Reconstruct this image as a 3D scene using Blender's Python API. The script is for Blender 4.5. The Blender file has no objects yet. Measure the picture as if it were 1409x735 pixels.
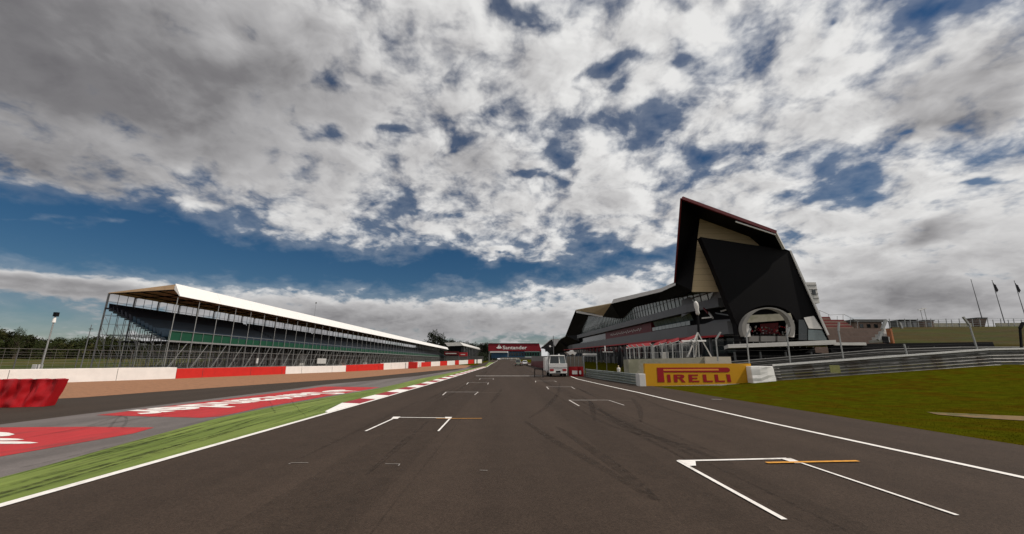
import bpy, bmesh, math, random
from math import sin, cos, tan, atan, atan2, asin, radians, pi, sqrt, floor
from mathutils import Vector, noise as mnoise
random.seed(7)
sc = bpy.context.scene
COL = sc.collection

# ------------------------------------------------------------------ camera
FPX = 540.0; PITCH = radians(13.79); CAM_H = 2.4; YAW = atan(10.5/556)
cd = bpy.data.cameras.new("camera"); cam = bpy.data.objects.new("camera", cd); COL.objects.link(cam)
cd.sensor_width = 36.0; cd.lens = 36.0*FPX/1409.0; cd.clip_start = 0.1; cd.clip_end = 20000
cam.location = (0, 0, CAM_H); cam.rotation_euler = (pi/2+PITCH, 0, -YAW)
sc.camera = cam

def ray(x, y):
    u = (x-704.5)/FPX; v = (367.5-y)/FPX
    fx, fy, fz = u, cos(PITCH)-v*sin(PITCH), sin(PITCH)+v*cos(PITCH)
    c, s = cos(YAW), sin(YAW)
    return (c*fx+s*fy, -s*fx+c*fy, fz)
def on_x(x, y, X0):
    r = ray(x, y); t = X0/r[0]; return Vector((X0, r[1]*t, CAM_H+r[2]*t))
def on_y(x, y, Y0):
    r = ray(x, y); t = Y0/r[1]; return Vector((r[0]*t, Y0, CAM_H+r[2]*t))
def terrain(X, Y):
    if Y < 20: r = 0
    elif Y < 50: r = .014*(Y-20)**2/60
    else: r = .21+.014*(min(Y, 700)-50)
    f = min(1, max(0, (X+40)/26))
    b = min(1, max(0, (X-23)/27))*min(1, max(0, (Y-14)/25))*2.2
    e = min(1, max(0, (-66-X)/10))*min(1, max(0, (Y-70)/50))*3.2
    return r*(.4+.6*f)+b+e
def ground(x, y):
    r = ray(x, y); t = 1.0; last = 1.0
    while t < 1500:
        if CAM_H+r[2]*t < terrain(r[0]*t, r[1]*t): break
        last = t; t *= 1.02
    for _ in range(30):
        m = (last+t)/2
        if CAM_H+r[2]*m < terrain(r[0]*m, r[1]*m): t = m
        else: last = m
    return Vector((r[0]*t, r[1]*t))

# ------------------------------------------------------------------ light and sky
SUN_AZ = radians(104); SUN_EL = radians(50)       # azimuth measured from +Y towards +X
sun_dir = Vector((sin(SUN_AZ)*cos(SUN_EL), cos(SUN_AZ)*cos(SUN_EL), sin(SUN_EL)))
sd = bpy.data.lights.new("sun", 'SUN'); sd.energy = 3.4; sd.angle = radians(.6); sd.color = (1, .93, .84)
so = bpy.data.objects.new("sun", sd); COL.objects.link(so); so.rotation_euler = (-sun_dir).to_track_quat('-Z', 'Y').to_euler()
so.location = (60, -30, 80)

world = bpy.data.worlds.new("World"); sc.world = world; world.use_nodes = True
WN = world.node_tree.nodes; WL = world.node_tree.links; WN.clear()
def wm(op, a, b=None, c=None, clamp=False):
    n = WN.new('ShaderNodeMath'); n.operation = op; n.use_clamp = clamp
    for i, v in enumerate((a, b, c)):
        if v is None: continue
        if isinstance(v, (int, float)): n.inputs[i].default_value = v
        else: WL.new(v, n.inputs[i])
    return n.outputs[0]
def wss(v, lo, hi):
    n = WN.new('ShaderNodeMapRange'); n.interpolation_type = 'SMOOTHSTEP'
    WL.new(v, n.inputs[0]); n.inputs[1].default_value = lo; n.inputs[2].default_value = hi
    return n.outputs[0]
def wmix(f, a, b):
    n = WN.new('ShaderNodeMix'); n.data_type = 'RGBA'; WL.new(f, n.inputs[0])
    for i, v in ((6, a), (7, b)):
        if isinstance(v, tuple): n.inputs[i].default_value = (*v, 1)
        else: WL.new(v, n.inputs[i])
    return n.outputs[2]
tc = WN.new('ShaderNodeTexCoord'); sx = WN.new('ShaderNodeSeparateXYZ'); WL.new(tc.outputs['Generated'], sx.inputs[0])
DX, DY, DZ = sx.outputs
AZ0 = wm('ARCTAN2', DX, DY); EL0 = wm('ARCSINE', DZ)
den = wm('ADD', wm('MAXIMUM', DZ, 0), .34)
def wvec(ox, oy):
    c = WN.new('ShaderNodeCombineXYZ')
    WL.new(wm('ADD', wm('DIVIDE', DX, den), ox), c.inputs[0]); WL.new(wm('ADD', wm('DIVIDE', DY, den), oy), c.inputs[1])
    c.inputs[2].default_value = 3.1
    return c.outputs[0]
def wnoise(v, scale, detail, rough, dist=0.0):
    n = WN.new('ShaderNodeTexNoise'); WL.new(v, n.inputs['Vector']); n.inputs['Scale'].default_value = scale
    n.inputs['Detail'].default_value = detail; n.inputs['Roughness'].default_value = rough; n.inputs['Distortion'].default_value = dist
    return n.outputs['Fac']
wv = wvec(7.3, 2.1); wv2 = wvec(-4.1, 9.7)
AZ = wm('ADD', AZ0, wm('MULTIPLY', wm('SUBTRACT', wnoise(wv, 4.0, 4, .5), .5), .26))
EL = wm('ADD', EL0, wm('MULTIPLY', wm('MULTIPLY', wm('SUBTRACT', wnoise(wv2, 4.0, 4, .5), .5), .26), wss(EL0, 0.0, .5)))
def azel(x, y):
    r = Vector(ray(x, y)).normalized(); return atan2(r[0], r[1]), asin(r[2])
def blob(x, y, hw, hh, wt):
    a0, e0 = azel(x, y); a1, _ = azel(x+hw, y); _, e1 = azel(x, y-hh)
    p = wm('MULTIPLY', wm('SUBTRACT', AZ, a0), 1/abs(a1-a0)); q = wm('MULTIPLY', wm('SUBTRACT', EL, e0), 1/abs(e1-e0))
    s = wm('ADD', wm('MULTIPLY', p, p), wm('MULTIPLY', q, q))
    return wm('MULTIPLY', wm('EXPONENT', wm('MULTIPLY', s, -1.0)), wt)
def total(lst, base):
    t = None
    for b in lst:
        g = blob(*b); t = wm('ADD', t if t is not None else base, g)
    return t
cover = total([
    (60, 290, 280, 36, -.62), (330, 366, 320, 30, -.68), (640, 368, 300, 22, -.64), (60, 442, 200, 24, -.42), (0, 350, 170, 22, -.30),
    (330, 270, 90, 16, -.15), (920, 165, 44, 17, -.42), (835, 98, 55, 13, -.36), (768, 208, 26, 18, -.38), (715, 236, 26, 9, -.32),
    (966, 232, 26, 18, -.36), (948, 75, 26, 20, -.34), (1290, 22, 70, 16, -.50), (715, 12, 60, 12, -.34), (442, 178, 26, 18, -.42),
    (545, 180, 20, 14, -.42), (590, 298, 90, 10, -.22), (860, 350, 70, 10, -.34), (1160, 262, 60, 13, -.30), (1375, 240, 50, 9, -.28),
    (1245, 187, 22, 8, -.26), (850, 125, 16, 10, -.30), (440, 110, 40, 12, -.14), (1130, 85, 14, 10, -.20), (700, 466, 90, 10, -.20),
    (110, 308, 150, 6, .40), (700, 354, 90, 5, .40), (80, 392, 130, 7, .30), (500, 436, 300, 20, .30), (150, 425, 200, 14, -.22), (120, 408, 160, 5, .2), (800, 395, 130, 16, .22),
    (150, 90, 330, 130, .26), (1250, 330, 240, 70, .20), (1290, 410, 280, 42, .34), (700, 70, 240, 50, .03), (600, 120, 200, 50, .04), (480, 190, 110, 40, -.10), (800, 150, 160, 60, -.07), (1020, 60, 90, 40, -.06), (1180, 230, 160, 40, -.07)], .12)
darkness = total([(60, 110, 320, 110, .56), (480, 110, 220, 150, .16), (760, 300, 900, 50, .08), (230, 30, 260, 60, .35), (30, 225, 260, 40, .35), (1350, 130, 190, 50, .34), (1290, 170, 90, 24, .25), (1290, 320, 60, 12, .35),
                  (450, 450, 520, 30, .38), (1300, 410, 300, 60, .22), (640, 215, 60, 40, .25), (1010, 150, 40, 20, .1), (80, 400, 120, 30, .12)], 0.0)
v0 = wvec(0, 0); v1 = wvec(.045, -.015)
def wpuff(v, scale):
    n = WN.new('ShaderNodeTexVoronoi'); n.voronoi_dimensions = '2D'; n.feature = 'SMOOTH_F1'; WL.new(v, n.inputs['Vector']); n.inputs['Scale'].default_value = scale; n.inputs['Smoothness'].default_value = .45
    n.inputs['Detail'].default_value = 3.0; n.inputs['Roughness'].default_value = .55; n.inputs['Lacunarity'].default_value = 2.3; n.normalize = True
    return wm('SUBTRACT', 1.0, n.outputs['Distance'])
def warp(v):
    n = WN.new('ShaderNodeTexNoise'); WL.new(v, n.inputs['Vector']); n.inputs['Scale'].default_value = 6.0; n.inputs['Detail'].default_value = 4
    a = WN.new('ShaderNodeVectorMath'); a.operation = 'MULTIPLY_ADD'; WL.new(n.outputs['Color'], a.inputs[0]); a.inputs[1].default_value = (.16, .16, 0); WL.new(v, a.inputs[2])
    return a.outputs[0]
q0 = warp(v0); q1 = warp(v1)
N0 = wm('ADD', wm('MULTIPLY', wnoise(q0, 4.2, 9, .53), .62), wm('MULTIPLY', wpuff(q0, 7.0), .46))
N1 = wm('ADD', wm('MULTIPLY', wnoise(q1, 4.2, 6, .53), .62), wm('MULTIPLY', wpuff(q1, 7.0), .46))
NB = wnoise(v0, 17.0, 7, .55, .1)
hor = wss(EL0, .02, .42)
dens = wm('ADD', wm('MULTIPLY', wm('SUBTRACT', N0, .60), 1.45), wm('ADD', cover, wm('MULTIPLY', wm('SUBTRACT', NB, .5), .52)))
smooth_left = wm('SUBTRACT', 1.0, wm('MINIMUM', wm('MAXIMUM', wm('ADD', blob(110, 90, 360, 150, .75), 0), 0), .75))
alpha = wm('MAXIMUM', wss(dens, -.15, .26), wm('MULTIPLY', wss(dens, -.55, .1), .20))
relief = wm('MULTIPLY', wm('MULTIPLY', wm('SUBTRACT', N0, N1), 1.25), wm('MULTIPLY', smooth_left, wm('ADD', .3, wm('MULTIPLY', hor, .7))))
fine = wm('MULTIPLY', wm('MULTIPLY', wm('SUBTRACT', NB, .5), .5), wm('MULTIPLY', smooth_left, wm('ADD', .25, wm('MULTIPLY', hor, .75))))
thick = wm('MULTIPLY', wss(dens, .15, .75), .30)
lum = wm('SUBTRACT', wm('ADD', wm('ADD', .93, relief), fine), wm('ADD', thick, darkness))
lum = wm('MAXIMUM', wm('MINIMUM', lum, 1.08), .02)
rampn = WN.new('ShaderNodeValToRGB'); WL.new(lum, rampn.inputs[0])
els = rampn.color_ramp.elements
els[0].position = 0; els[0].color = (.092, .088, .098, 1); els[1].position = 1; els[1].color = (.80, .795, .785, 1)
e = els.new(.35); e.color = (.205, .200, .208, 1); e = els.new(.7); e.color = (.465, .458, .462, 1)
sky = WN.new('ShaderNodeTexSky'); sky.sky_type = 'NISHITA'; sky.sun_disc = False
sky.sun_elevation = SUN_EL; sky.sun_rotation = SUN_AZ; sky.air_density = 1.0; sky.dust_density = .3; sky.ozone_density = 3.0
SKY_STRENGTH = .05
hsv = WN.new('ShaderNodeHueSaturation'); WL.new(sky.outputs[0], hsv.inputs['Color']); hsv.inputs['Saturation'].default_value = 1.35; hsv.inputs['Value'].default_value = .80
cl = WN.new('ShaderNodeVectorMath'); cl.operation = 'SCALE'; WL.new(rampn.outputs[0], cl.inputs[0]); cl.inputs['Scale'].default_value = 1/SKY_STRENGTH
final = wmix(alpha, hsv.outputs[0], cl.outputs[0])
bg = WN.new('ShaderNodeBackground'); WL.new(final, bg.inputs[0]); bg.inputs[1].default_value = SKY_STRENGTH
wo = WN.new('ShaderNodeOutputWorld'); WL.new(bg.outputs[0], wo.inputs[0])
sc.view_settings.view_transform = 'Standard'; sc.view_settings.look = 'None'; sc.view_settings.exposure = 0; sc.view_settings.gamma = 1
sc.view_settings.use_curve_mapping = False

# ------------------------------------------------------------------ materials
def mat(name, col, rough=.8, var=.15, scale=3.0, bump=0.0, bscale=60.0, metal=0.0, col2=None, c2=(.5, .62), spec=.3, stretch=None, coat=0):
    m = bpy.data.materials.new(name); m.use_nodes = True
    N, L = m.node_tree.nodes, m.node_tree.links; b = N['Principled BSDF']
    b.inputs['Roughness'].default_value = rough; b.inputs['Metallic'].default_value = metal
    b.inputs['Specular IOR Level'].default_value = spec; b.inputs['Coat Weight'].default_value = coat
    g = N.new('ShaderNodeNewGeometry'); src = g.outputs['Position']
    if stretch:
        vm = N.new('ShaderNodeVectorMath'); vm.operation = 'MULTIPLY'; L.new(src, vm.inputs[0]); vm.inputs[1].default_value = stretch; src = vm.outputs[0]
    n = N.new('ShaderNodeTexNoise'); n.inputs['Scale'].default_value = scale; n.inputs['Detail'].default_value = 8; n.inputs['Roughness'].default_value = .65
    L.new(src, n.inputs['Vector'])
    mr = N.new('ShaderNodeMapRange'); L.new(n.outputs['Fac'], mr.inputs[0]); mr.inputs[1].default_value = .25; mr.inputs[2].default_value = .75
    mr.inputs[3].default_value = 1-var; mr.inputs[4].default_value = 1+var
    vs = N.new('ShaderNodeVectorMath'); vs.operation = 'SCALE'; L.new(mr.outputs[0], vs.inputs['Scale'])
    if col2:
        n2 = N.new('ShaderNodeTexNoise'); n2.inputs['Scale'].default_value = scale*.35; n2.inputs['Detail'].default_value = 6; L.new(src, n2.inputs['Vector'])
        m2 = N.new('ShaderNodeMapRange'); m2.interpolation_type = 'SMOOTHSTEP'; L.new(n2.outputs['Fac'], m2.inputs[0]); m2.inputs[1].default_value, m2.inputs[2].default_value = c2
        mx = N.new('ShaderNodeMix'); mx.data_type = 'RGBA'; L.new(m2.outputs[0], mx.inputs[0]); mx.inputs[6].default_value = (*col, 1); mx.inputs[7].default_value = (*col2, 1)
        L.new(mx.outputs[2], vs.inputs[0])
    else: vs.inputs[0].default_value = col
    L.new(vs.outputs[0], b.inputs['Base Color'])
    if bump:
        nb = N.new('ShaderNodeTexNoise'); nb.inputs['Scale'].default_value = bscale; nb.inputs['Detail'].default_value = 4; L.new(g.outputs['Position'], nb.inputs['Vector'])
        bp = N.new('ShaderNodeBump'); bp.inputs['Strength'].default_value = bump; bp.inputs['Distance'].default_value = .02
        L.new(nb.outputs['Fac'], bp.inputs['Height']); L.new(bp.outputs[0], b.inputs['Normal'])
    return m
def asphalt(name, col, patch=.16, speck=.35):
    m = mat(name, col, .88, .12, 1.2, .7, 45, spec=.14)
    N, L = m.node_tree.nodes, m.node_tree.links; b = N['Principled BSDF']
    old = b.inputs['Base Color'].links[0].from_socket
    g = [n for n in N if n.type == 'NEW_GEOMETRY'][0]
    s = N.new('ShaderNodeTexNoise'); s.inputs['Scale'].default_value = 26; s.inputs['Detail'].default_value = 3; s.inputs['Roughness'].default_value = .8; L.new(g.outputs['Position'], s.inputs['Vector'])
    sr = N.new('ShaderNodeMapRange'); L.new(s.outputs['Fac'], sr.inputs[0]); sr.inputs[1].default_value = .3; sr.inputs[2].default_value = .7; sr.inputs[3].default_value = 1-speck; sr.inputs[4].default_value = 1+speck
    vm = N.new('ShaderNodeVectorMath'); vm.operation = 'MULTIPLY'; L.new(g.outputs['Position'], vm.inputs[0]); vm.inputs[1].default_value = (.55, .035, 0)
    t = N.new('ShaderNodeTexNoise'); t.inputs['Scale'].default_value = 1; t.inputs['Detail'].default_value = 5; L.new(vm.outputs[0], t.inputs['Vector'])
    tr = N.new('ShaderNodeMapRange'); L.new(t.outputs['Fac'], tr.inputs[0]); tr.inputs[1].default_value = .3; tr.inputs[2].default_value = .7; tr.inputs[3].default_value = 1-patch; tr.inputs[4].default_value = 1+patch
    # rare pale stone chips
    v = N.new('ShaderNodeTexVoronoi'); v.inputs['Scale'].default_value = 9; L.new(g.outputs['Position'], v.inputs['Vector'])
    vr = N.new('ShaderNodeMapRange'); L.new(v.outputs['Distance'], vr.inputs[0]); vr.inputs[1].default_value = .03; vr.inputs[2].default_value = .09; vr.inputs[3].default_value = 1.7; vr.inputs[4].default_value = 1
    q = N.new('ShaderNodeMath'); q.operation = 'MULTIPLY'; L.new(sr.outputs[0], q.inputs[0]); L.new(tr.outputs[0], q.inputs[1])
    q2 = N.new('ShaderNodeMath'); q2.operation = 'MULTIPLY'; L.new(q.outputs[0], q2.inputs[0]); L.new(vr.outputs[0], q2.inputs[1])
    sc_ = N.new('ShaderNodeVectorMath'); sc_.operation = 'SCALE'; L.new(old, sc_.inputs[0]); L.new(q2.outputs[0], sc_.inputs['Scale'])
    L.new(sc_.outputs[0], b.inputs['Base Color'])
    return m
def rubber_mat(name='tyre_rubber_mark', amax=.38):
    m = mat(name, (.018, .016, .014), .8, .2, 5, spec=.1)
    N, L = m.node_tree.nodes, m.node_tree.links; b = N['Principled BSDF']; out = [n for n in N if n.type == 'OUTPUT_MATERIAL'][0]
    g = [n for n in N if n.type == 'NEW_GEOMETRY'][0]
    s = N.new('ShaderNodeTexNoise'); s.inputs['Scale'].default_value = 3.0; s.inputs['Detail'].default_value = 8; s.inputs['Roughness'].default_value = .75; L.new(g.outputs['Position'], s.inputs['Vector'])
    sr = N.new('ShaderNodeMapRange'); L.new(s.outputs['Fac'], sr.inputs[0]); sr.inputs[1].default_value = .35; sr.inputs[2].default_value = .75; sr.inputs[3].default_value = 0; sr.inputs[4].default_value = amax
    L.new(sr.outputs[0], b.inputs['Alpha'])
    return m
M = dict(
    asphalt=asphalt('asphalt', (.0455, .0315, .0232), .15, .38),
    old_asphalt=asphalt('old_asphalt', (.046, .034, .026), .1, .3),
    grey_run=asphalt('grey_run_off_asphalt', (.135, .118, .112), .22, .18),
    grass=mat('grass', (.046, .048, .002), 1, .4, 1.4, .8, 25, col2=(.052, .035, .002), c2=(.4, .7), spec=0),
    field=mat('field', (.065, .058, .015), 1, .3, .25, 0, col2=(.04, .05, .009), c2=(.42, .55), spec=.1),
    gravel=mat('gravel', (.285, .145, .080), .95, .25, 6, .9, 18, col2=(.23, .12, .068), spec=.15),
    green=mat('green_paint', (.115, .16, .024), .75, .25, 1.6, .3, 60, col2=(.155, .20, .038), c2=(.45, .6), stretch=(1.6, .12, 1)),
    red_paint=mat('red_ground_paint', (.40, .024, .026), .75, .2, 3.5, .4, 45, stretch=(1, .2, 1), col2=(.27, .03, .03), c2=(.5, .7)),
    white_paint=mat('white_ground_paint', (.74, .70, .66), .75, .16, 6, .3, 60, col2=(.50, .46, .42), c2=(.55, .72)),
    grid_paint=mat('grid_slot_paint', (.58, .54, .50), .75, .25, 5), worn_paint=mat('worn_white_paint', (.22, .20, .18), .7, .35, 5, .15, 60),
    orange_paint=mat('orange_ground_paint', (.58, .26, .03), .7, .3, 7),
    kerb_red=mat('kerb_red', (.27, .012, .02), .6, .2, 3), kerb_white=mat('kerb_white', (.76, .73, .70), .6, .1, 3),
    rubber=rubber_mat(), rubber_dark=rubber_mat('dark_rubber_streak', .6), rubber_faint=rubber_mat('faint_rubber_lane', .28), rubber_lane=rubber_mat('broad_rubber_lane', .17),
    wall_white=mat('white_barrier_cover', (.74, .70, .66), .55, .07, .9, .5, 1.2), wall_red=mat('red_barrier_cover', (.52, .022, .016), .5, .12, .9, .5, 1.2),
    red_vinyl=mat('red_vinyl', (.38, .006, .010), .42, .3, .9, 1.0, 1.6),
    steel=mat('galvanised_steel', (.33, .33, .32), .5, .2, 2, metal=.5), dark_steel=mat('dark_scaffold_steel', (.15, .15, .155), .5, .25, 3, metal=.4),
    rail=mat('guardrail_steel', (.17, .165, .155), .48, .25, 1.2, metal=.45, col2=(.10, .085, .07)), rail_top=mat('guardrail_top_white', (.78, .76, .73), .5, .1, 2),
    rail_dark=mat('weathered_guardrail', (.075, .073, .07), .6, .3, 1.5), rail_green=mat('green_grey_guardrail', (.21, .235, .215), .5, .15, 1.5, metal=.3),
    white=mat('white_coated_metal', (.78, .76, .73), .5, .04, .5), off_white=mat('off_white_panel', (.55, .53, .50), .55, .08, .6),
    tan=mat('tan_cladding', (.52, .40, .24), .7, .10, .5, stretch=(.3, .3, 4)), canvas=mat('brown_canopy_lining', (.55, .37, .22), .8, .2, .6),
    black=mat('black_cladding', (.0045, .004, .0045), .6, .2, .3, stretch=(1, 1, .2), spec=.08), soft_black=mat('matt_black', (.007, .007, .008), .75, .2, 1, spec=.1),
    dark_grey=mat('grey_metal_band', (.125, .125, .128), .5, .08, .3, metal=.2), mid_grey=mat('grey_end_band', (.125, .125, .128), .5, .08, .3, metal=.2),
    gantry_red=mat('gantry_red', (.20, .006, .014), .6, .1, .5), awning=mat('red_awning_fabric', (.19, .010, .014), .8, .15, 1), red=mat('red_metal', (.35, .012, .016), .5, .1, .5), dark_red=mat('dark_red_panel', (.10, .006, .008), .5, .2, .5),
    seat_blue=mat('blue_seat', (.004, .014, .026), .5, .3, .8, spec=.4), seat_shaded=mat('shaded_blue_seat', (.006, .007, .013), .6, .3, .8), green_board=mat('green_board', (.006, .060, .030), .6, .12, .7),  # second seat colour: the blue seats with canopy shade painted in
    seat_red=mat('red_seat', (.15, .022, .022), .6, .3, 1), concrete=mat('concrete', (.30, .28, .22), .85, .18, 1.2, .4, 20, col2=(.22, .215, .15)), pale_concrete=mat('pale_concrete', (.46, .41, .33), .85, .12, 1.5),
    yellow=mat('yellow_board', (.46, .225, .002), .5, .06, .4), logo_red=mat('logo_red', (.24, .003, .008), .5, .06, .5), slot=mat('orange_slot', (.58, .20, .03), .5, .06, .5),
    leaf_dark=mat('dark_leaves', (.010, .014, .006), .9, .5, .6, spec=.15), leaf=mat('green_leaves', (.026, .033, .009), .9, .5, .6, col2=(.045, .042, .012), spec=.15),
    bark=mat('bark', (.06, .045, .032), .9, .3, 2), glass=mat('blue_grey_glass', (.085, .11, .112), .08, .25, .4, spec=.8), pale_glass=mat('pale_reflecting_glass', (.20, .235, .23), .12, .3, .4, spec=.8),
    glass2=mat('lighter_blue_grey_glass', (.12, .15, .15), .1, .3, .5, spec=.8), ring=mat('grey_ring_cladding', (.19, .18, .165), .6, .12, .8),
    dark_glass=mat('dark_glass', (.014, .018, .02), .1, .3, .5, spec=.6), tyre=mat('tyre_black', (.012, .012, .012), .8, .1, 4),
    lamp_red=mat('tail_lamp_red', (.30, .01, .01), .3, .05, 3), plate=mat('dark_plate', (.01, .01, .01), .5, .05, 3), car_white=mat('white_car_paint', (.7, .7, .7), .3, .03, 1, coat=.5),
    car_green=mat('grey_green_car_paint', (.16, .18, .14), .3, .05, 1, coat=.5), car_purple=mat('purple_blue_car_paint', (.10, .08, .26), .3, .05, 1, coat=.5), truck_white=mat('truck_white', (.60, .585, .56), .4, .1, 1.5),
    stair=mat('orange_panel', (.42, .16, .07), .7, .15, 1), blue_panel=mat('blue_panel', (.02, .07, .13), .5, .3, .3), teal_panel=mat('teal_panel', (.02, .11, .08), .5, .3, .3),
    mesh=mat('wire_mesh_steel', (.16, .15, .14), .6, .1, 2), mesh_tan=mat('tan_debris_netting', (.19, .16, .125), .9, .15, 3), flag=mat('black_flag', (.015, .013, .018), .8, .2, 3),
    brick=mat('brown_wall', (.16, .11, .09), .85, .2, 1.5), timber=mat('brown_stand_boards', (.20, .14, .11), .8, .2, 1),
)

# ------------------------------------------------------------------ mesh helpers
class MB:
    def __init__(s): s.v = []; s.f = []
    def add(s, vs, fs):
        o = len(s.v); s.v += [Vector(p) for p in vs]; s.f += [tuple(i+o for i in f) for f in fs]; return s
    def box(s, x0, x1, y0, y1, z0, z1):
        return s.add([(x0, y0, z0), (x1, y0, z0), (x1, y1, z0), (x0, y1, z0), (x0, y0, z1), (x1, y0, z1), (x1, y1, z1), (x0, y1, z1)],
                     [(0, 3, 2, 1), (4, 5, 6, 7), (0, 1, 5, 4), (1, 2, 6, 5), (2, 3, 7, 6), (3, 0, 4, 7)])
    def hexa(s, b, t):      # bottom quad, top quad (each counter-clockwise from above)
        return s.add(list(b)+list(t), [(0, 3, 2, 1), (4, 5, 6, 7), (0, 1, 5, 4), (1, 2, 6, 5), (2, 3, 7, 6), (3, 0, 4, 7)])
    def bar(s, p, q, w, h=None):
        p = Vector(p); q = Vector(q); h = h or w; d = (q-p).normalized(); a = d.cross(Vector((0, 0, 1)))
        if a.length < .01: a = Vector((1, 0, 0))
        a.normalize(); b = a.cross(d); a = a*w/2; b = b*h/2
        return s.add([p-a-b, p+a-b, p+a+b, p-a+b, q-a-b, q+a-b, q+a+b, q-a+b], [(0, 3, 2, 1), (4, 5, 6, 7), (0, 1, 5, 4), (1, 2, 6, 5), (2, 3, 7, 6), (3, 0, 4, 7)])
    def tube(s, p, q, r0, r1=None, n=8):
        p = Vector(p); q = Vector(q); r1 = r0 if r1 is None else r1; d = (q-p).normalized(); a = d.cross(Vector((0, 0, 1)))
        if a.length < .01: a = Vector((1, 0, 0))
        a.normalize(); b = a.cross(d); vs = []
        for c, r in ((p, r0), (q, r1)):
            for i in range(n): t = 2*pi*i/n; vs.append(c+a*r*cos(t)+b*r*sin(t))
        return s.add(vs, [(i, (i+1) % n, n+(i+1) % n, n+i) for i in range(n)]+[tuple(range(n))[::-1], tuple(range(n, 2*n))])
    def prism(s, pts, ext):
        ext = Vector(ext); n = len(pts); P = [Vector(p) for p in pts]
        return s.add(P+[p+ext for p in P], [tuple(range(n)), tuple(range(n, 2*n))[::-1]]+[((i+1) % n, i, n+i, n+(i+1) % n) for i in range(n)])
    def poly(s, pts): return s.add(pts, [tuple(range(len(pts)))])
    def loft(s, rings, close=True):
        n = len(rings[0]); vs = [p for r in rings for p in r]; fs = []
        for k in range(len(rings)-1):
            for i in range(n): j = (i+1) % n; fs.append((k*n+i, k*n+j, (k+1)*n+j, (k+1)*n+i))
        if close: fs += [tuple(range(n))[::-1], tuple(range((len(rings)-1)*n, len(rings)*n))]
        return s.add(vs, fs)
    def mesh(s, name, m, org=Vector((0, 0, 0)), smooth=False, fix=True):
        me = bpy.data.meshes.new(name); me.from_pydata([v-org for v in s.v], [], s.f); me.materials.append(m)
        if fix:
            bm = bmesh.new(); bm.from_mesh(me); bmesh.ops.recalc_face_normals(bm, faces=bm.faces); bm.to_mesh(me); bm.free()
        if smooth:
            for p in me.polygons: p.use_smooth = True
        me.update(); return me
def tag(o, label=None, cat=None, group=None, kind=None):
    for k, v in (('label', label), ('category', cat), ('group', group), ('kind', kind)):
        if v: o[k] = v
    return o
def origin_of(mb):
    xs = [v.x for v in mb.v]; ys = [v.y for v in mb.v]; zs = [v.z for v in mb.v]
    return Vector(((min(xs)+max(xs))/2, (min(ys)+max(ys))/2, min(zs)))
def wloc(p):
    l = Vector((0, 0, 0))
    while p is not None: l += p.location; p = p.parent
    return l
def build(mb, name, m, parent=None, smooth=False, bevel=0, local=False, label=None, cat=None, group=None, kind=None, fix=True):
    """mesh given in world coordinates (or in the parent's own when local)"""
    if local: org = Vector((0, 0, 0)); loc = Vector((0, 0, 0))
    elif parent: org = wloc(parent); loc = Vector((0, 0, 0))
    else: org = origin_of(mb); loc = org
    o = bpy.data.objects.new(name, mb.mesh(name, m, org, smooth, fix)); COL.objects.link(o); o.location = loc
    if parent: o.parent = parent
    if bevel:
        b = o.modifiers.new('bevel', 'BEVEL'); b.width = bevel; b.segments = 2; b.limit_method = 'ANGLE'
    return tag(o, label, cat, group, kind)
def empty(name, loc, label=None, cat=None, group=None, rz=0, kind=None):
    o = bpy.data.objects.new(name, None); COL.objects.link(o); o.location = loc; o.rotation_euler = (0, 0, rz); o.empty_display_size = .3
    return tag(o, label, cat, group, kind)
def copy_tree(o, parent=None):
    c = o.copy(); COL.objects.link(c); c.parent = parent
    for ch in list(o.children): copy_tree(ch, c)
    return c
GX = sorted(set([-900, -500, -300, -200, -150, -120, -100]+list(range(-88, -40, 4))+list(range(-40, -13, 2))+list(range(-14, 17, 3))+[16]+list(range(16, 51, 4))+[23]+[50, 70, 90, 120, 160, 220, 300, 500, 900]))
GY = sorted(set([-60, -20]+list(range(0, 21, 2))+list(range(20, 51, 2))+[14, 39]+list(range(50, 150, 5))+list(range(150, 420, 15))+[420, 500, 600, 700, 1000, 1600, 3000]))
def sheet(name, polys, m, off, parent=None, kind='structure', **kw):
    """flat polygons (XY) draped on the terrain, cut along the terrain's grid lines"""
    bm = bmesh.new()
    for p in polys: bm.faces.new([bm.verts.new((q[0], q[1], 0)) for q in p])
    xs = [v.co.x for v in bm.verts]; ys = [v.co.y for v in bm.verts]
    for g, ax, lo, hi in ((GX, 0, min(xs), max(xs)), (GY, 1, min(ys), max(ys))):
        for c in g:
            if lo < c < hi:
                pl = Vector((c, 0, 0)) if ax == 0 else Vector((0, c, 0)); no = Vector((1, 0, 0)) if ax == 0 else Vector((0, 1, 0))
                bmesh.ops.bisect_plane(bm, geom=bm.verts[:]+bm.edges[:]+bm.faces[:], plane_co=pl, plane_no=no)
    for v in bm.verts: v.co.z = terrain(v.co.x, v.co.y)+off
    for f in bm.faces:
        f.normal_update()
        if f.normal.z < 0: f.normal_flip()
    me = bpy.data.meshes.new(name); bm.to_mesh(me); bm.free(); me.materials.append(m)
    o = bpy.data.objects.new(name, me); COL.objects.link(o)
    if parent: o.parent = parent
    return tag(o, kind=kind, **kw)
def strip(a, b): return [(a[i], a[i+1], b[i+1], b[i]) for i in range(len(a)-1)]
def interp(pts, y):
    for i in range(len(pts)-1):
        if pts[i][1] <= y <= pts[i+1][1]:
            t = (y-pts[i][1])/(pts[i+1][1]-pts[i][1]); return pts[i][0]+t*(pts[i+1][0]-pts[i][0])
    return pts[0][0] if y < pts[0][1] else pts[-1][0]
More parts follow.
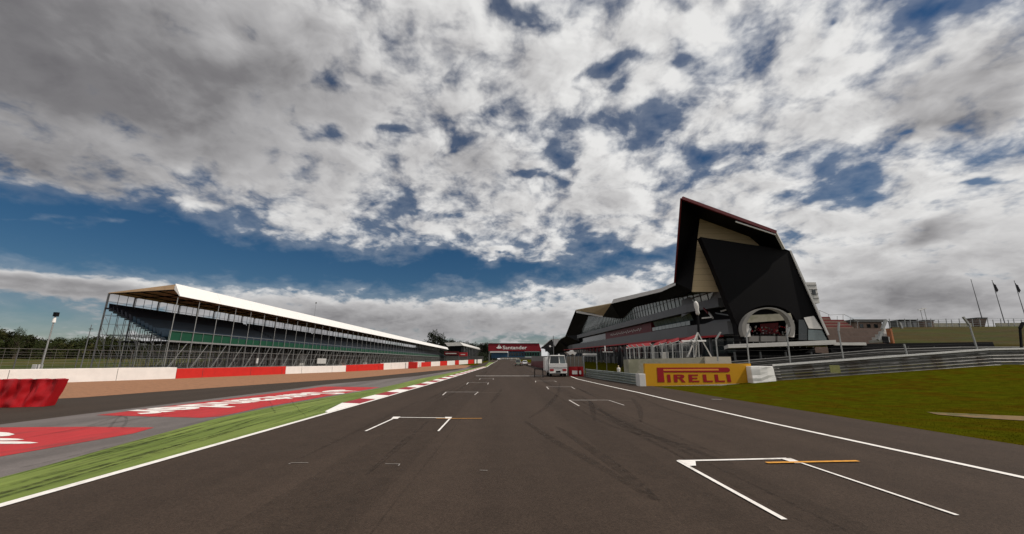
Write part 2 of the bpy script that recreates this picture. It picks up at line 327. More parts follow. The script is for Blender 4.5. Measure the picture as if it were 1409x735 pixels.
def ribbon(pts, w):
    P = [Vector(p[:2]) for p in pts]; a = []; b = []
    for i, p in enumerate(P):
        d = (P[min(i+1, len(P)-1)]-P[max(i-1, 0)]).normalized(); n = Vector((-d.y, d.x))
        ww = w[i] if isinstance(w, list) else w
        a.append(p+n*ww/2); b.append(p-n*ww/2)
    return strip(a, b)

# ------------------------------------------------------------------ terrain and track surfaces
vs = [(x, y, terrain(x, y)) for y in GY for x in GX]; nx = len(GX)
me = bpy.data.meshes.new('ground'); me.from_pydata(vs, [], [(j*nx+i, j*nx+i+1, (j+1)*nx+i+1, (j+1)*nx+i) for j in range(len(GY)-1) for i in range(nx-1)])
me.materials.append(M['grass']); go = bpy.data.objects.new('ground', me); COL.objects.link(go); go['kind'] = 'structure'
L1, L2, L3, L4, L5 = .008, .016, .024, .032, .040
# left edge line of the track, green strip edge, run-off edge, old road edge, gravel edge, wall foot
line_l = [Vector((-8.65, -12)), Vector((-8.65, 7))]+[ground(*p) for p in ((150, 655.2), (300, 612.3), (455, 568))]+[ground(*p) for p in ((510, 552.5), (560, 538), (600, 526.5), (636, 515.5), (670, 505))]
line_l += [Vector((line_l[-1].x-.4, 170)), Vector((line_l[-1].x-1, 420))]
green_l = [Vector((-9.6, -12)), Vector((-9.9, 3))]+[ground(*p) for p in ((0, 660), (130, 623), (260, 587), (296, 577), (375, 560.5), (450, 547), (520, 535), (573, 522.5), (628, 511.5), (668, 503.5))]+[Vector((-9.8, 260))]
runoff_l = [Vector((-20, -12)), Vector((-20, 8))]+[ground(*p) for p in ((0, 584.8), (120, 569.6), (202, 560), (267, 552), (361, 540.6), (446, 529.5), (520, 523), (575, 517.5), (628, 509.5))]
gravel_r = [Vector((-70, 10)), Vector((-45, 18))]+[ground(*p) for p in ((79, 549.7), (130, 546), (240, 537.5), (370, 528.5), (483, 521), (590, 511), (640, 506.5))]+[Vector((-14.5, 200))]
wall_l = [Vector((-64, 5)), Vector((-59.5, 35))]+[ground(*p) for p in ((90, 526.5), (242, 521.2), (393, 514.8), (476, 511.5), (528, 508.9), (564, 506.8))]
wall_l += [Vector((-40, 215)), Vector((-32, 300)), Vector((-22, 400))]
sheet('run_off_asphalt', strip([Vector((-60, -12)), Vector((-60, 60)), Vector((-56, 180)), Vector((-40, 300))], [Vector((-9, -12)), Vector((-9, 60)), Vector((-9, 180)), Vector((-9, 300))]), M['old_asphalt'], L1)
def poly_between(a, b, y0, y1, n):
    A = [Vector((interp(a, y0+(y1-y0)*i/n), y0+(y1-y0)*i/n)) for i in range(n+1)]; B = [Vector((interp(b, y0+(y1-y0)*i/n), y0+(y1-y0)*i/n)) for i in range(n+1)]
    return strip(A, B)
sheet('gravel_trap', poly_between(wall_l, gravel_r, 19, 185, 60), M['gravel'], L2)
sheet('grey_run_off', poly_between(runoff_l, green_l, -10, 120, 60), M['grey_run'], L2)
sheet('green_run_off_strip', poly_between(green_l, line_l, -10, 250, 90), M['green'], L3)
sheet('track', [[(-9.1, -15), (15.5, -15), (15.5, 36), (15.2, 45), (14.6, 80), (14.5, 320), (-12.5, 320), (-9.9, 200), (-9.2, 100)]], M['asphalt'], L2)
sheet('far_track', [[(-12, 330), (14, 320), (14, 600), (-40, 680), (-60, 680)]], M['asphalt'], L3)
sheet('outside_grass', [[(-13, 150), (-10.6, 150), (-12.5, 400), (-30, 400), (-30, 210)]], M['grass'], L5)
sheet('track_edge_line', ribbon(line_l, .22), M['white_paint'], L4)
line_r = [Vector((11.15, -12)), Vector((11.12, 9))]+[ground(*p) for p in ((1060, 583), (880, 541), (830, 530), (795, 522))]+[Vector((10.9, 75)), Vector((10.6, 150)), Vector((9.5, 300)), Vector((6, 420))]
sheet('track_edge_line', ribbon(line_r, .2), M['white_paint'], L4)

def px_ribbon(name, pts, w, m, off=L4):
    return sheet(name, ribbon([ground(*p) for p in pts], w), m, off)
# grid slots painted on the track: front line, two side lines, orange lane bar
slots = [((933, 636), (1084, 632.5), (1080, 718), (1318, 712), .125), ((545, 575.3), (620, 576), (503, 594.5), (603, 594.5), .12),
         ((783, 551.3), (837, 551.3), (797, 559.5), (859, 558.5), .12), ((614, 540), (658, 540), (609, 544.5), (653, 544), .12),
         ((752, 532.7), (786, 532.7), (755, 536), (791, 535.8), .12), ((644.5, 526.8), (672, 527), (642, 529.5), (671, 529.5), .12),
         ((737, 524.6), (763, 524.6), (737, 526.5), (766, 526), .12), ((661, 521.4), (679, 521.4), (659.5, 522.7), (678.5, 522.7), .12)]
for k, (a, b, c, d, w) in enumerate(slots):
    A, B, C, D = (ground(*p) for p in (a, b, c, d))
    polys = ribbon([A, B], w)+ribbon([A-(C-A).normalized()*w/2, C], w*.72)+ribbon([B-(D-B).normalized()*w/2, D], w*.6)
    pm_ = M['white_paint'] if k < 2 else M['grid_paint']; w = w if k < 2 else w*.85
    sheet('grid_slot_front_line', ribbon([A, B], w), pm_, L4)
    sheet('grid_slot_side_line', ribbon([A, C], w*.75), pm_, L4+.003)
    sheet('grid_slot_side_line', ribbon([B, D], w*.6), pm_, L4+.003)
sheet('grid_slot_corner_mark', [[ground(933, 635), ground(957, 635.8), ground(958, 643), ground(948, 643.5)]], M['white_paint'], L4+.006)
sheet('grid_slot_corner_mark', [[ground(1074, 633), ground(1088, 632.5), ground(1106, 639.5), ground(1094, 639.5)]], M['white_paint'], L4+.006)
sheet('grid_slot_corner_mark', [[ground(541, 574.6), ground(551, 574.6), ground(547, 577.6), ground(538, 577.6)]], M['white_paint'], L4+.006)
sheet('grid_slot_corner_mark', [[ground(612, 575), ground(622, 575), ground(620, 578), ground(613, 577)]], M['white_paint'], L4+.006)
px_ribbon('orange_lane_bar', [(1055, 639), (1181, 636.5)], .13, M['orange_paint'], L4+.01)
px_ribbon('orange_lane_bar', [(600, 577.3), (663, 577)], .09, M['orange_paint'], L4+.01)
px_ribbon('orange_lane_bar', [(822, 551.6), (870, 551.8)], .06, M['mesh_tan'], L4+.01)
px_ribbon('orange_lane_bar', [(657, 541), (690, 541.2)], .06, M['mesh_tan'], L4+.01)
px_ribbon('start_line', [(655, 517.6), (748, 517.6)], .5, M['white_paint'])
px_ribbon('worn_lane_mark', [(397, 640.5), (401, 638.5), (424, 638.5)], .035, M['worn_paint'])
px_ribbon('worn_lane_mark', [(530, 640), (550, 640.3), (548, 643)], .035, M['worn_paint'])
px_ribbon('worn_lane_mark', [(660, 649), (671, 649.4)], .03, M['worn_paint'])
px_ribbon('verge_mark', [(979, 550), (993, 550.5)], .3, M['worn_paint'])
# tyre marks
for pts, w in ([[(869, 548), (876, 556), (881, 566), (882, 581)], .32], [[(812, 552), (815, 562), (818, 580)], .3], [[(770, 527), (768, 541), (752, 560), (728, 576)], .3],
               [[(722, 580), (760, 606), (820, 640), (900, 690)], .3], [[(766, 588), (800, 610), (850, 645), (905, 690)], .35], [[(800, 545), (850, 580), (930, 612), (1010, 640)], .3],
               [[(690, 536), (684, 545), (676, 555)], .3], [[(744, 530), (790, 560), (850, 590), (1000, 625)], .22], [[(0, 610), (200, 575.5), (310, 560)], .25], [[(860, 536), (910, 560), (1010, 590)], .2]):
    P = [ground(*p) for p in pts]; Q = []
    for i in range(len(P)-1):
        p0, p1, p2, p3 = P[max(i-1, 0)], P[i], P[i+1], P[min(i+2, len(P)-1)]
        for k in range(6):
            t = k/6; Q.append(.5*((2*p1)+(p2-p0)*t+(2*p0-5*p1+4*p2-p3)*t*t+(3*p1-3*p2+p3-p0)*t**3))
    Q.append(P[-1])
    sheet('tyre_mark', ribbon(Q, [w*(.3+.7*sin(pi*min(1, max(.04, i/len(Q)+.05)))) for i in range(len(Q))]), M['rubber'], L3+.002)
for (p0, p1, w) in [((0, 682), (240, 607), .10), ((0, 671), (300, 588), .16), ((60, 663), (420, 562), .12), ((30, 645), (330, 574), .14), ((200, 625), (470, 553), .12), ((150, 640), (400, 572), .08), ((300, 582), (500, 541), .15), ((370, 549), (378, 570), .12), ((400, 552), (420, 574), .08)]:
    a, b = ground(*p0), ground(*p1)
    sheet('tyre_mark', ribbon([a+(b-a)*i/12+Vector((.05*sin(i*1.3), 0)) for i in range(13)], [w*(.4+.6*abs(sin(i*.9+w*40))) for i in range(13)]), M['rubber'], L4-.002)
rs = random.Random(9)
for i in range(46):
    ya = rs.uniform(5, 34); ln = rs.uniform(4, 14); f0, f1 = rs.random(), rs.random(); w = rs.uniform(.04, .16); P = []
    for j in range(9):
        t = j/8; yy = ya+ln*t; a, c = interp(green_l, yy), interp(line_l, yy)-.2; f = min(.97, max(.03, f0+(f1-f0)*.35*t)); P.append(Vector((a+(c-a)*f, yy)))
    sheet('tyre_mark', ribbon(P, [w*(.15+.85*sin(pi*min(.98, j/8+.02))) for j in range(9)]), M['rubber_dark'], L4-.002+.0004*(i % 5))
for X_, w in ((-1.9, .04), (4.6, .04)):
    sheet('paving_seam', ribbon([Vector((X_+.02*sin(yy*.6), yy)) for yy in range(0, 200, 4)], w), M['rubber_faint'], L3+.001)
for i in range(26):                    # braking rubber laid along the grid lanes
    X_ = rs.choice((-4.6, -3.0, 4.9, 6.5))+rs.gauss(0, .45); ya = rs.uniform(6, 80); ln = rs.uniform(8, 30); dx = rs.gauss(0, .3)
    sheet('tyre_mark', ribbon([Vector((X_+dx*j/8, ya+ln*j/8)) for j in range(9)], [rs.uniform(.18, .3)*(.2+.8*sin(pi*min(.98, j/8+.02))) for j in range(9)]), M['rubber_faint'], L3+.0015+.0003*(i % 7))
for X_, w in ((-3.9, 1.1), (-2.2, .8), (3.6, 1.2), (5.4, .9)):
    sheet('rubbered_lane', ribbon([Vector((X_+.5*sin(yy*.013+X_), yy)) for yy in range(-8, 220, 6)], w), M['rubber_lane'], L3+.0005)
# curved rubber on the grey run-off
for pts in ([(150, 590), (158, 580), (166, 573), (176, 577)], [(120, 588), (145, 580), (166, 573)], [(255, 586), (330, 570), (350, 566)], [(168, 590), (174, 582), (173, 574)]):
    px_ribbon('tyre_mark', pts, .1, M['rubber'], L5)
# red painted patches and their white print
sheet('red_painted_patch', [[ground(*p) for p in ((132, 572), (213, 561.8), (361, 543.5), (446, 532.3), (522, 533.5), (440, 547.3), (364, 560.6), (302, 573.8), (276, 575.6))]], M['red_paint'], L3)
near_red = [ground(*p) for p in ((0, 589), (120, 588.2), (212, 589.2), (183, 597.5), (100, 612), (0, 629.5))]
sheet('red_painted_patch', [[near_red[0]+Vector((-3.2, -1.2))]+near_red+[near_red[-1]+Vector((-2, -3.5)), near_red[0]+Vector((-4.4, -3))]], M['red_paint'], L3)
def font_mesh(txt, size, extrude=0.0, offset=0.0):
    c = bpy.data.curves.new(txt, 'FONT'); c.body = txt; c.size = size; c.extrude = extrude; c.offset = offset; c.resolution_u = 3
    o = bpy.data.objects.new('lettering', c); COL.objects.link(o); bpy.context.view_layer.update()
    m_ = bpy.data.meshes.new_from_object(o.evaluated_get(bpy.context.evaluated_depsgraph_get()))
    V = [v.co.copy() for v in m_.vertices]; F = [tuple(p.vertices) for p in m_.polygons]
    bpy.data.objects.remove(o); bpy.data.curves.remove(c); bpy.data.meshes.remove(m_)
    return V, F
def flame(n=14):
    """bank emblem: an open oval dish with three rising tongues, in a unit square"""
    out = []
    el = [(0.5+.5*cos(t), .2+.2*sin(t)) for t in [2*pi*i/20 for i in range(20)]]; out.append(el)
    for cx, h, lean in ((.30, .62, .05), (.50, 1.0, -.05), (.68, .7, .06)):
        L, R = [], []
        for i in range(n+1):
            t = i/n; c = cx+lean*sin(pi*t*1.2); w = .085*(1-t)**.7*(1+.5*sin(pi*t)); y = .30+(h-.30)*t
            L.append((c-w, y)); R.append((c+w, y))
        out.append(L+R[::-1][1:])
    return out
A0 = ground(478, 537.0); A1 = ground(178, 570.2); rd = (A1-A0); Lt = rd.length; rd.normalize(); up = Vector((-rd.y, rd.x))
V, F = font_mesh('Santander', 1.0, 0, .03); wx = max(v.x for v in V); hy = 5.0
start = .17
polys = [[A0+rd*(Lt*(start+(1-start)*V[i].x/wx))+up*(V[i].y*hy-1.35) for i in f] for f in F]
sheet('painted_lettering', polys, M['white_paint'], L4+.002, kind='structure')
sheet('painted_flame_emblem', [[A0+rd*(Lt*.15*p[0])+up*(p[1]*3.4-1.1) for p in pl] for pl in flame()], M['white_paint'], L4+.002)
blobs = []
for (x0, x1, y, hh) in ((-70, 20, 599, 3.2), (-70, 33, 606.3, 1.6), (-80, 52, 610.8, 1.7)):
    up_, lo_ = [], []
    for i in range(11):
        x = max(-60, x0)+(x1-max(-60, x0))*i/10; w = hh*sqrt(max(.0, 1-max(0, (i-6)/4)**2)); yy = y+.004*(x-x1)**1*1.0
        up_.append(ground(x, yy-w)); lo_.append(ground(x, yy+w+.02))
    blobs += strip(up_, lo_)
sheet('painted_flame_emblem', blobs, M['white_paint'], L4+.002)

# kerb: alternating blocks, each its own piece
kerb = empty('kerb', (-9.4, 21, 0), kind='structure')
y = 20.9; k = 0
while y < 128:
    ln = 4.2 if k == 0 else 2.95
    x0, x1 = interp(line_l, y)-.12, interp(line_l, y+ln)-.12; w0 = .12 if k == 0 else 1.0; z0, z1 = terrain(x0, y)+.03, terrain(x1, y+ln)+.03
    b = MB(); B = [(x0-w0, y, z0), (x0, y, z0), (x1, y+ln-.02, z1), (x1-1.0, y+ln-.02, z1)]
    b.hexa(B, [(x0-w0, y, z0+.055), (x0, y, z0+.018), (x1, y+ln-.02, z1+.018), (x1-1.0, y+ln-.02, z1+.06)])
    build(b, 'kerb_block', M['kerb_white' if k % 2 == 0 else 'kerb_red'], kerb); y += ln; k += 1

# ------------------------------------------------------------------ left barriers
def wall_run(y0, y1, m, label, hgt=1.5, n=6, thick=1.1, dx=0, name='tyre_barrier', group=None, hend=None):
    P = [Vector((interp(wall_l, y0+(y1-y0)*i/n)+dx, y0+(y1-y0)*i/n)) for i in range(n+1)]
    rings = []
    hend = hend or hgt
    for i, p in enumerate(P):
        h = hgt+(hend-hgt)*i/n; g = terrain(p.x, p.y)-.05; w = .012*sin(i*2.1)
        rings.append([(p.x-thick, p.y, g), (p.x+w, p.y, g), (p.x-.04+w, p.y, g+h*.5), (p.x-.06, p.y, g+h+.03*sin(i*1.7)), (p.x-thick, p.y, g+h)])
    mb = MB(); mb.loft(rings)
    o = build(mb, name, m, bevel=.04, label=label, cat='barrier', group=group or 'red and white barrier sections along the gravel')
    yj = y0+4.0; kk = 0
    while yj < y1-1:
        X = interp(wall_l, yj)+dx; g = terrain(X, yj); hh = hgt+(hend-hgt)*(yj-y0)/(y1-y0); jb = MB()
        jb.hexa([(X-.1, yj, g), (X+.022, yj, g), (X+.022, yj+.03, g), (X-.1, yj+.03, g)], [(X-.2, yj, g+hh*.93), (X-.03, yj, g+hh*.93), (X-.03, yj+.03, g+hh*.93), (X-.2, yj+.03, g+hh*.93)])
        for zz in (.25, .6, .85): jb.tube((X-.06, yj+.25, g+hh*zz), (X+.03-.05*(zz > .7), yj+.25, g+hh*zz), .035, n=6)
        build(jb, 'belting_joint', M['rail_dark'], o, fix=False); kk += 1; yj += (6.3, 9.1, 7.4)[kk % 3]
    return o
def Yof(x, y): return ground(x, y).y
ys = [20, Yof(242, 521.2), Yof(393, 514.8), Yof(476, 511.5), Yof(528, 508.9)]
wall_run(20, ys[1]-.05, M['wall_white'], 'long white barrier section at the left edge behind the red block', 1.72, 14)
wall_run(ys[1], ys[2]-.05, M['wall_red'], 'red barrier section in front of the green boards of the stand', 1.5, 8, hend=1.55)
wall_run(ys[2], ys[3]-.05, M['wall_white'], 'white barrier section right of the longest red one', 1.52, 8)
wall_run(ys[3], ys[4]-.05, M['wall_red'], 'red barrier section between two white ones at mid length of the stand', 1.6, 6, hend=1.75)
wall_run(ys[4], 190, M['wall_white'], 'white barrier section just left of the small red block by the gravel', 1.9, 6, hend=2.3)
far = [(579.5, 593, 'wall_red'), (593, 605.5, 'wall_white'), (605.5, 615.3, 'wall_red'), (615.3, 626, 'wall_white'), (626, 631.5, 'wall_red'), (631.5, 644, 'wall_white'), (644, 652, 'wall_red'), (653, 655.5, 'wall_white'), (657, 663, 'wall_white')]
fl = ['far red barrier section next to the small red block', 'first far white barrier section beyond the small red block', 'short red barrier section between the first two far white ones', 'second far white barrier section below the red banner', 'narrow red barrier section between two far white ones',
      'wide far white barrier section right of the narrow red one', 'dark red far barrier section before the grass', 'tiny white barrier post block near the grass', 'last white barrier section where the grass narrows']
for (x0, x1, mm), lb in zip(far, fl):
    b = MB(); Yd = 165+(x0-579)*.5; Y2 = 165+(x1-579)*.5
    p = on_y(x0, 502.9-(x0-579)*.05, Yd); q = on_y(x1, 502.9-(x1-579)*.05, Y2); g0 = p.z; hh = .0098*Yd
    g0 = terrain(p.x, p.y)-.1; g1 = terrain(q.x, q.y)-.1; t0 = on_y(x0, 498.6-(x0-579)*.05, Yd).z; t1 = on_y(x1, 498.6-(x1-579)*.05, Y2).z
    b.hexa([(p.x, p.y, g0), (q.x-.05, q.y, g1), (q.x-.05, q.y+1, g1), (p.x, p.y+1, g0)], [(p.x, p.y, t0), (q.x-.05, q.y, t1), (q.x-.05, q.y+1, t1), (p.x, p.y+1, t0)])
    build(b, 'tyre_barrier', M[mm], bevel=.03, label=lb, cat='barrier', group='red and white barrier sections along the gravel')
b = MB(); p, q = ground(563.5, 507.2), ground(575.5, 506.8); b.box(p.x, q.x, p.y-2, p.y-.6, terrain(p.x, p.y), terrain(p.x, p.y)+2)
build(b, 'tyre_block', M['wall_red'], bevel=.05, label='small red block standing in front of the far end of the white barrier', cat='barrier')
# near red vinyl covered tyre stack
p, q = ground(-60, 563), ground(72, 559.5); h = 1.52
q = ground(60, 560)
t = empty('vinyl_tyre_stack', (p.x, p.y, 0), 'red vinyl wrapped tyre stack with sagging top at the left edge of the gravel', 'barrier')
N_ = 48; rows = 12; mb = MB(); vs = []; d = (q-p); n_ = Vector((d.y, -d.x)).normalized()
for j in range(rows+1):
    for i in range(N_+1):
        s_ = i/N_; t_ = j/rows; c = p+d*s_+d.normalized()*(.36*t_*s_)
        wob = .22*(mnoise.noise(Vector((s_*9, t_*1.6, 3)))+.45*mnoise.noise(Vector((s_*26, t_*3.5, 9))))-.06*sin(t_*pi); zt = (h-.05*abs(sin(s_*N_*.35)))*t_
        vs.append((c.x+n_.x*wob, c.y+n_.y*wob, .0+zt+.02))
W_ = N_+1
mb.add(vs, [(j*W_+i, j*W_+i+1, (j+1)*W_+i+1, (j+1)*W_+i) for j in range(rows) for i in range(N_)])
top = vs[rows*W_:]; back = [(v[0]-n_.x*.8, v[1]-n_.y*.8, v[2]) for v in top]
mb.add(top+back, [(i, i+1, W_+i+1, W_+i) for i in range(N_)])
sf = [vs[j*W_+N_] for j in range(rows+1)]; sb = [(v[0]-n_.x*.8, v[1]-n_.y*.8, v[2]) for v in sf]
mb.add(sf+sb, [(j, j+1, rows+2+j, rows+1+j) for j in range(rows)])
build(mb, 'vinyl_cover', M['red_vinyl'], t, smooth=True)
b = MB(); b.add([tuple(p+n_*-.2)+(.02,), tuple(q+n_*-.2)+(.02,), tuple(q+n_*-.7)+(.02,), tuple(p+n_*-.7)+(.02,)], [(0, 1, 2, 3)])
for k in range(8):
    c = p+d*((k+.45)/8.6)-n_*.52
    for r in range(5): b.tube((c.x, c.y, .02+r*.24), (c.x, c.y, .24+r*.24), .26, n=10)
build(b, 'tyre_core', M['tyre'], t)

# ------------------------------------------------------------------ left catch fence
def xw(Y): return interp(wall_l, Y)-1.5
cf = empty('catch_fence', (xw(60), 60, 0), 'long grey wire catch fence behind the red and white barrier', 'fence')
base_mb = MB(); base_mb.tube((0, 0, 0), (0, 0, 4.2), .06, n=6); pm = base_mb.mesh('fence_post', M['rail_dark'])
for k in range(72):
    Y = 28+k*5.0; X = xw(Y)
    o = bpy.data.objects.new('post', pm); COL.objects.link(o); o.parent = cf; o.location = Vector((X, Y, terrain(X, Y)-.1))-cf.location
wires = MB()
for k in range(71):
    Y = 28+k*5.0; Y2 = Y+5; X, X2 = xw(Y), xw(Y2); g, g2 = terrain(X, Y), terrain(X2, Y2)
    for z in (1.5, 1.8, 2.1, 2.4, 2.7, 3.0, 3.3, 3.6, 4.0): wires.bar((X, Y, g+z), (X2, Y2, g2+z), .016 if z < 4 else .035)
    for j in range(1, 5 if k < 24 else 2):
        f = j/5 if k < 24 else .5; wires.bar((X+(X2-X)*f, Y+5*f, g), (X+(X2-X)*f, Y+5*f, g+4), .016)
build(wires, 'fence_wire', M['mesh'], cf, kind='stuff', fix=False)

# ------------------------------------------------------------------ main grandstand (left)
SX = -58.0; SB = -70.2; Y0, Y1 = 70.0, 414.0
def sz(Y): return .0062*(Y-70)          # rise of the ground along the stand
gs = empty('grandstand', (SX, Y0, terrain(SX, Y0)), 'long scaffold grandstand with white canopy, blue seats and green boards', 'grandstand')
f_top, f_bot, r_bk = 16.25, 13.95, 14.45
# soffit panels and beams under the roof
step = (Y1-Y0)/66
for k in range(33):
    ya, yb = Y0+k*2*step, Y0+(k+1)*2*step-.03; za, zb = sz(ya), sz(yb)
    b = MB(); b.hexa([(SB, ya, r_bk+za), (SX-.9, ya, f_bot+1.25+za), (SX-.9, yb, f_bot+1.25+zb), (SB, yb, r_bk+zb)], [(SB, ya, r_bk+.12+za), (SX-.9, ya, f_top-.15+za), (SX-.9, yb, f_top-.15+zb), (SB, yb, r_bk+.12+zb)])
    build(b, 'roof_panel', M['canvas'], gs)
    b = MB(); b.hexa([(SX-.95, ya, f_top-1.0+za), (SX+.30, ya, f_bot+za), (SX+.30, yb, f_bot+zb), (SX-.95, yb, f_top-1.0+zb)], [(SX-.85, ya, f_top+za), (SX+.40, ya, f_bot+.05+za), (SX+.40, yb, f_bot+.05+zb), (SX-.85, yb, f_top+zb)])
    build(b, 'fascia_panel', M['white'], gs)
col_mb = MB(); col_mb.tube((0, 0, 0), (0, 0, 13.6), .06, n=6); col_me = col_mb.mesh('column', M['steel'])
beam_mb = MB(); beam_mb.hexa([(0, -.08, -.12), (SX-SB-1.0, -.08, .55), (SX-SB-1.0, .08, .55), (0, .08, -.12)], [(0, -.08, 0), (SX-SB-1.0, -.08, .68), (SX-SB-1.0, .08, .68), (0, .08, 0)]); beam_me = beam_mb.mesh('roof_beam', M['soft_black'])
rear_mb = MB(); rear_mb.bar((0, 0, 0), (0, 0, 14.3), .18); rear_me = rear_mb.mesh('rear_column', M['dark_steel'])
for k in range(67):
    Y = Y0+k*step
    for nm, me_, X, z in (('column', col_me, SX, terrain(SX, Y)), ('roof_beam', beam_me, SB, r_bk+sz(Y)-.02), ('rear_column', rear_me, SB, terrain(SB, Y))):
        o = bpy.data.objects.new(nm, me_); COL.objects.link(o); o.parent = gs; o.location = Vector((X, Y+(.1 if k == 0 else 0), z))-gs.location
# purlins along the soffit
b = MB()
for i in range(1, 4):
    X = SB+(SX-1-SB)*i/4; zz = r_bk+.68*i/4-.12
    b.bar((X, Y0, zz), (X, Y1, zz+sz(Y1)), .1, .14)
build(b, 'purlin', M['soft_black'], gs)
# seat tiers; shade under the canopy is put into the upper rows' colour
T_ = 15
for i in range(T_):
    xa = SX-.6-(SX-.6-SB)*i/T_; xb = SX-.6-(SX-.6-SB)*(i+1)/T_; z = 6.6+(11.9-6.6)*i/(T_-1)
    b = MB(); b.hexa([(xb, Y0, z-.25), (xa, Y0, z-.25), (xa, Y1, z-.25+sz(Y1)), (xb, Y1, z-.25+sz(Y1))], [(xb, Y0, z), (xa, Y0, z), (xa, Y1, z+sz(Y1)), (xb, Y1, z+sz(Y1))])
    for seg in range(9):
        ya = Y0+.5+seg*(Y1-Y0)/9; yb = ya+(Y1-Y0)/9-1.6
        b.hexa([(xb+.15, ya, z+.02+sz(ya)), (xb+.3, ya, z+.02+sz(ya)), (xb+.3, yb, z+.02+sz(yb)), (xb+.15, yb, z+.02+sz(yb))], [(xb+.05, ya, z+.8+sz(ya)), (xb+.12, ya, z+.8+sz(ya)), (xb+.12, yb, z+.8+sz(yb)), (xb+.05, yb, z+.8+sz(yb))])
    build(b, 'seat_tier', M['seat_blue' if i < 9 else 'seat_shaded'], gs)
# green boards then railing along the front of the deck
for k in range(3):
    ya = Y0+.15+k*step; b = MB(); b.box(SX-.35, SX-.25, ya, ya+step-.06, 6.2, 7.95); build(b, 'green_board', M['green_board'], gs)
for k in range(3, 66):
    ya = Y0+.1+k*step; b = MB(); z = sz(ya); b.hexa([(SX-.35, ya, 6.2+z), (SX-.28, ya, 6.2+z), (SX-.28, ya+step-.1, 6.2+z), (SX-.35, ya+step-.1, 6.2+z)], [(SX-.35, ya, 7.5+z), (SX-.28, ya, 7.5+z), (SX-.28, ya+step-.1, 7.5+z), (SX-.35, ya+step-.1, 7.5+z)])
    build(b, 'rail_panel', M['green_board'], gs)
b = MB(); b.bar((SX-.1, Y0, 7.95), (SX-.1, Y1, 7.95+sz(Y1)), .07); b.bar((SX-.1, Y0, 6.15), (SX-.1, Y1, 6.15+sz(Y1)), .14, .3)
for k in range(132): Y = Y0+k*step/2; b.bar((SX-.12, Y, 6.1+sz(Y)), (SX-.12, Y, 7.95+sz(Y)), .05)
build(b, 'front_railing', M['steel'], gs)
b = MB(); b.hexa([(SB+2, Y0+30, 0), (SB+2.1, Y0+30, 0), (SB+2.1, Y1, 1), (SB+2, Y1, 1)], [(SB+2, Y0+30, 6), (SB+2.1, Y0+30, 6), (SB+2.1, Y1, 6+sz(Y1)), (SB+2, Y1, 6+sz(Y1))]); build(b, 'lower_netting', M['rail_dark'], gs)
# walkway and scaffolding under the deck
b = MB(); b.hexa([(SB+3, Y0+.2, 5.9), (SX-.4, Y0+.2, 5.9), (SX-.4, Y1, 5.9+sz(Y1)), (SB+3, Y1, 5.9+sz(Y1))], [(SB+3, Y0+.2, 6.15), (SX-.4, Y0+.2, 6.15), (SX-.4, Y1, 6.15+sz(Y1)), (SB+3, Y1, 6.15+sz(Y1))]); build(b, 'walkway_deck', M['soft_black'], gs)
b = MB()
for k in range(0, 133):
    Y = Y0+k*step/2; g = terrain(SX, Y)
    for j, X in enumerate((SX-.2, SX-2.6, SX-5.0)):
        b.bar((X, Y, g), (X, Y, 5.95+sz(Y)), .055)
    b.bar((SX-2.6, Y, g+.1), (SX-2.6, Y+step/2, 3.2+sz(Y)), .045); b.bar((SX-2.6, Y+step/2, 3.2+sz(Y)), (SX-2.6, Y, 5.9+sz(Y)), .045); b.bar((SX-5, Y+step/2, g), (SX-5, Y, 5.9+sz(Y)), .045); b.bar((SX-7.5, Y, g), (SX-7.5, Y, 5.9+sz(Y)), .05)
    if k % 2 == 0:
        b.bar((SX-.2, Y, g+.1), (SX-.2, Y+step*.85, 6+sz(Y)), .085); b.bar((SX-.2, Y+step*.5, g+3.2), (SX-.2, Y+step*.1, g+.1), .05)
    b.bar((SX-.2, Y, 3.2+sz(Y)), (SX-5, Y, 3.2+sz(Y)), .05)
for z in (1.5, 3.2, 4.6):
    for X in (SX-.25, SX-2.6, SX-5): b.bar((X, Y0, z), (X, Y1, z+sz(Y1)), .05)
build(b, 'scaffold_bay', M['steel'], gs, kind='stuff', fix=False)
b = MB()
for k in range(0, 42):              # scaffolding under the rear, seen through the near end
    Y = Y0+k*step/2*(1 if k < 12 else 1+(k-12)*.12)
    if Y > Y1: break
    xs = [SX-1.2-(SX-1.2-SB)*i/8 for i in range(9)]; dd = 1; tops = [6.2+(11.6-6.2)*max(0, (SX-.6-x)/(SX-.6-SB)) for x in xs]; g = terrain(SX, Y)
    for x, zt in zip(xs, tops): b.bar((x, Y, g), (x, Y, zt+sz(Y)), .06)
    for z in (1.8, 3.6, 5.4, 7.2, 9.0, 10.6):
        i0 = next((i for i, zt in enumerate(tops) if zt >= z), None)
        if i0 is not None and i0 < 8: b.bar((xs[i0], Y, z), (xs[-1], Y, z), .055)
    if k % 2 == 0:
        for i in range(8):
            for zz in (0, 1.8, 3.6, 5.4, 7.2, 9.0):
                if tops[i] > zz+1.2 and (i+int(zz)) % 2 == 0: b.bar((xs[i], Y, max(g, zz)), (xs[i+1], Y, min(tops[i+1], zz+1.8)), .035)
        for i in range(0, 8, 2):
            z = 1.8 if k % 4 else 3.6
            b.bar((xs[i], Y, g), (xs[i+1], Y, min(tops[i+1], 5.4)), .045); b.bar((xs[min(i+2, 8)], Y, min(tops[min(i+2, 8)], 9)), (xs[i+1], Y, 5.4), .045)
for x in range(9):
    X = SX-1.2-(SX-1.2-SB)*x/8
    for z in (3.6, 7.2, 10.6):
        if z < 6.2+(11.6-6.2)*max(0, (SX-.6-X)/(SX-.6-SB)): b.bar((X, Y0, z), (X, Y0+80, z), .05)
build(b, 'rear_scaffold', M['dark_steel'], gs, kind='stuff', fix=False)
b = MB()                              # thin struts between seats and canopy at the back
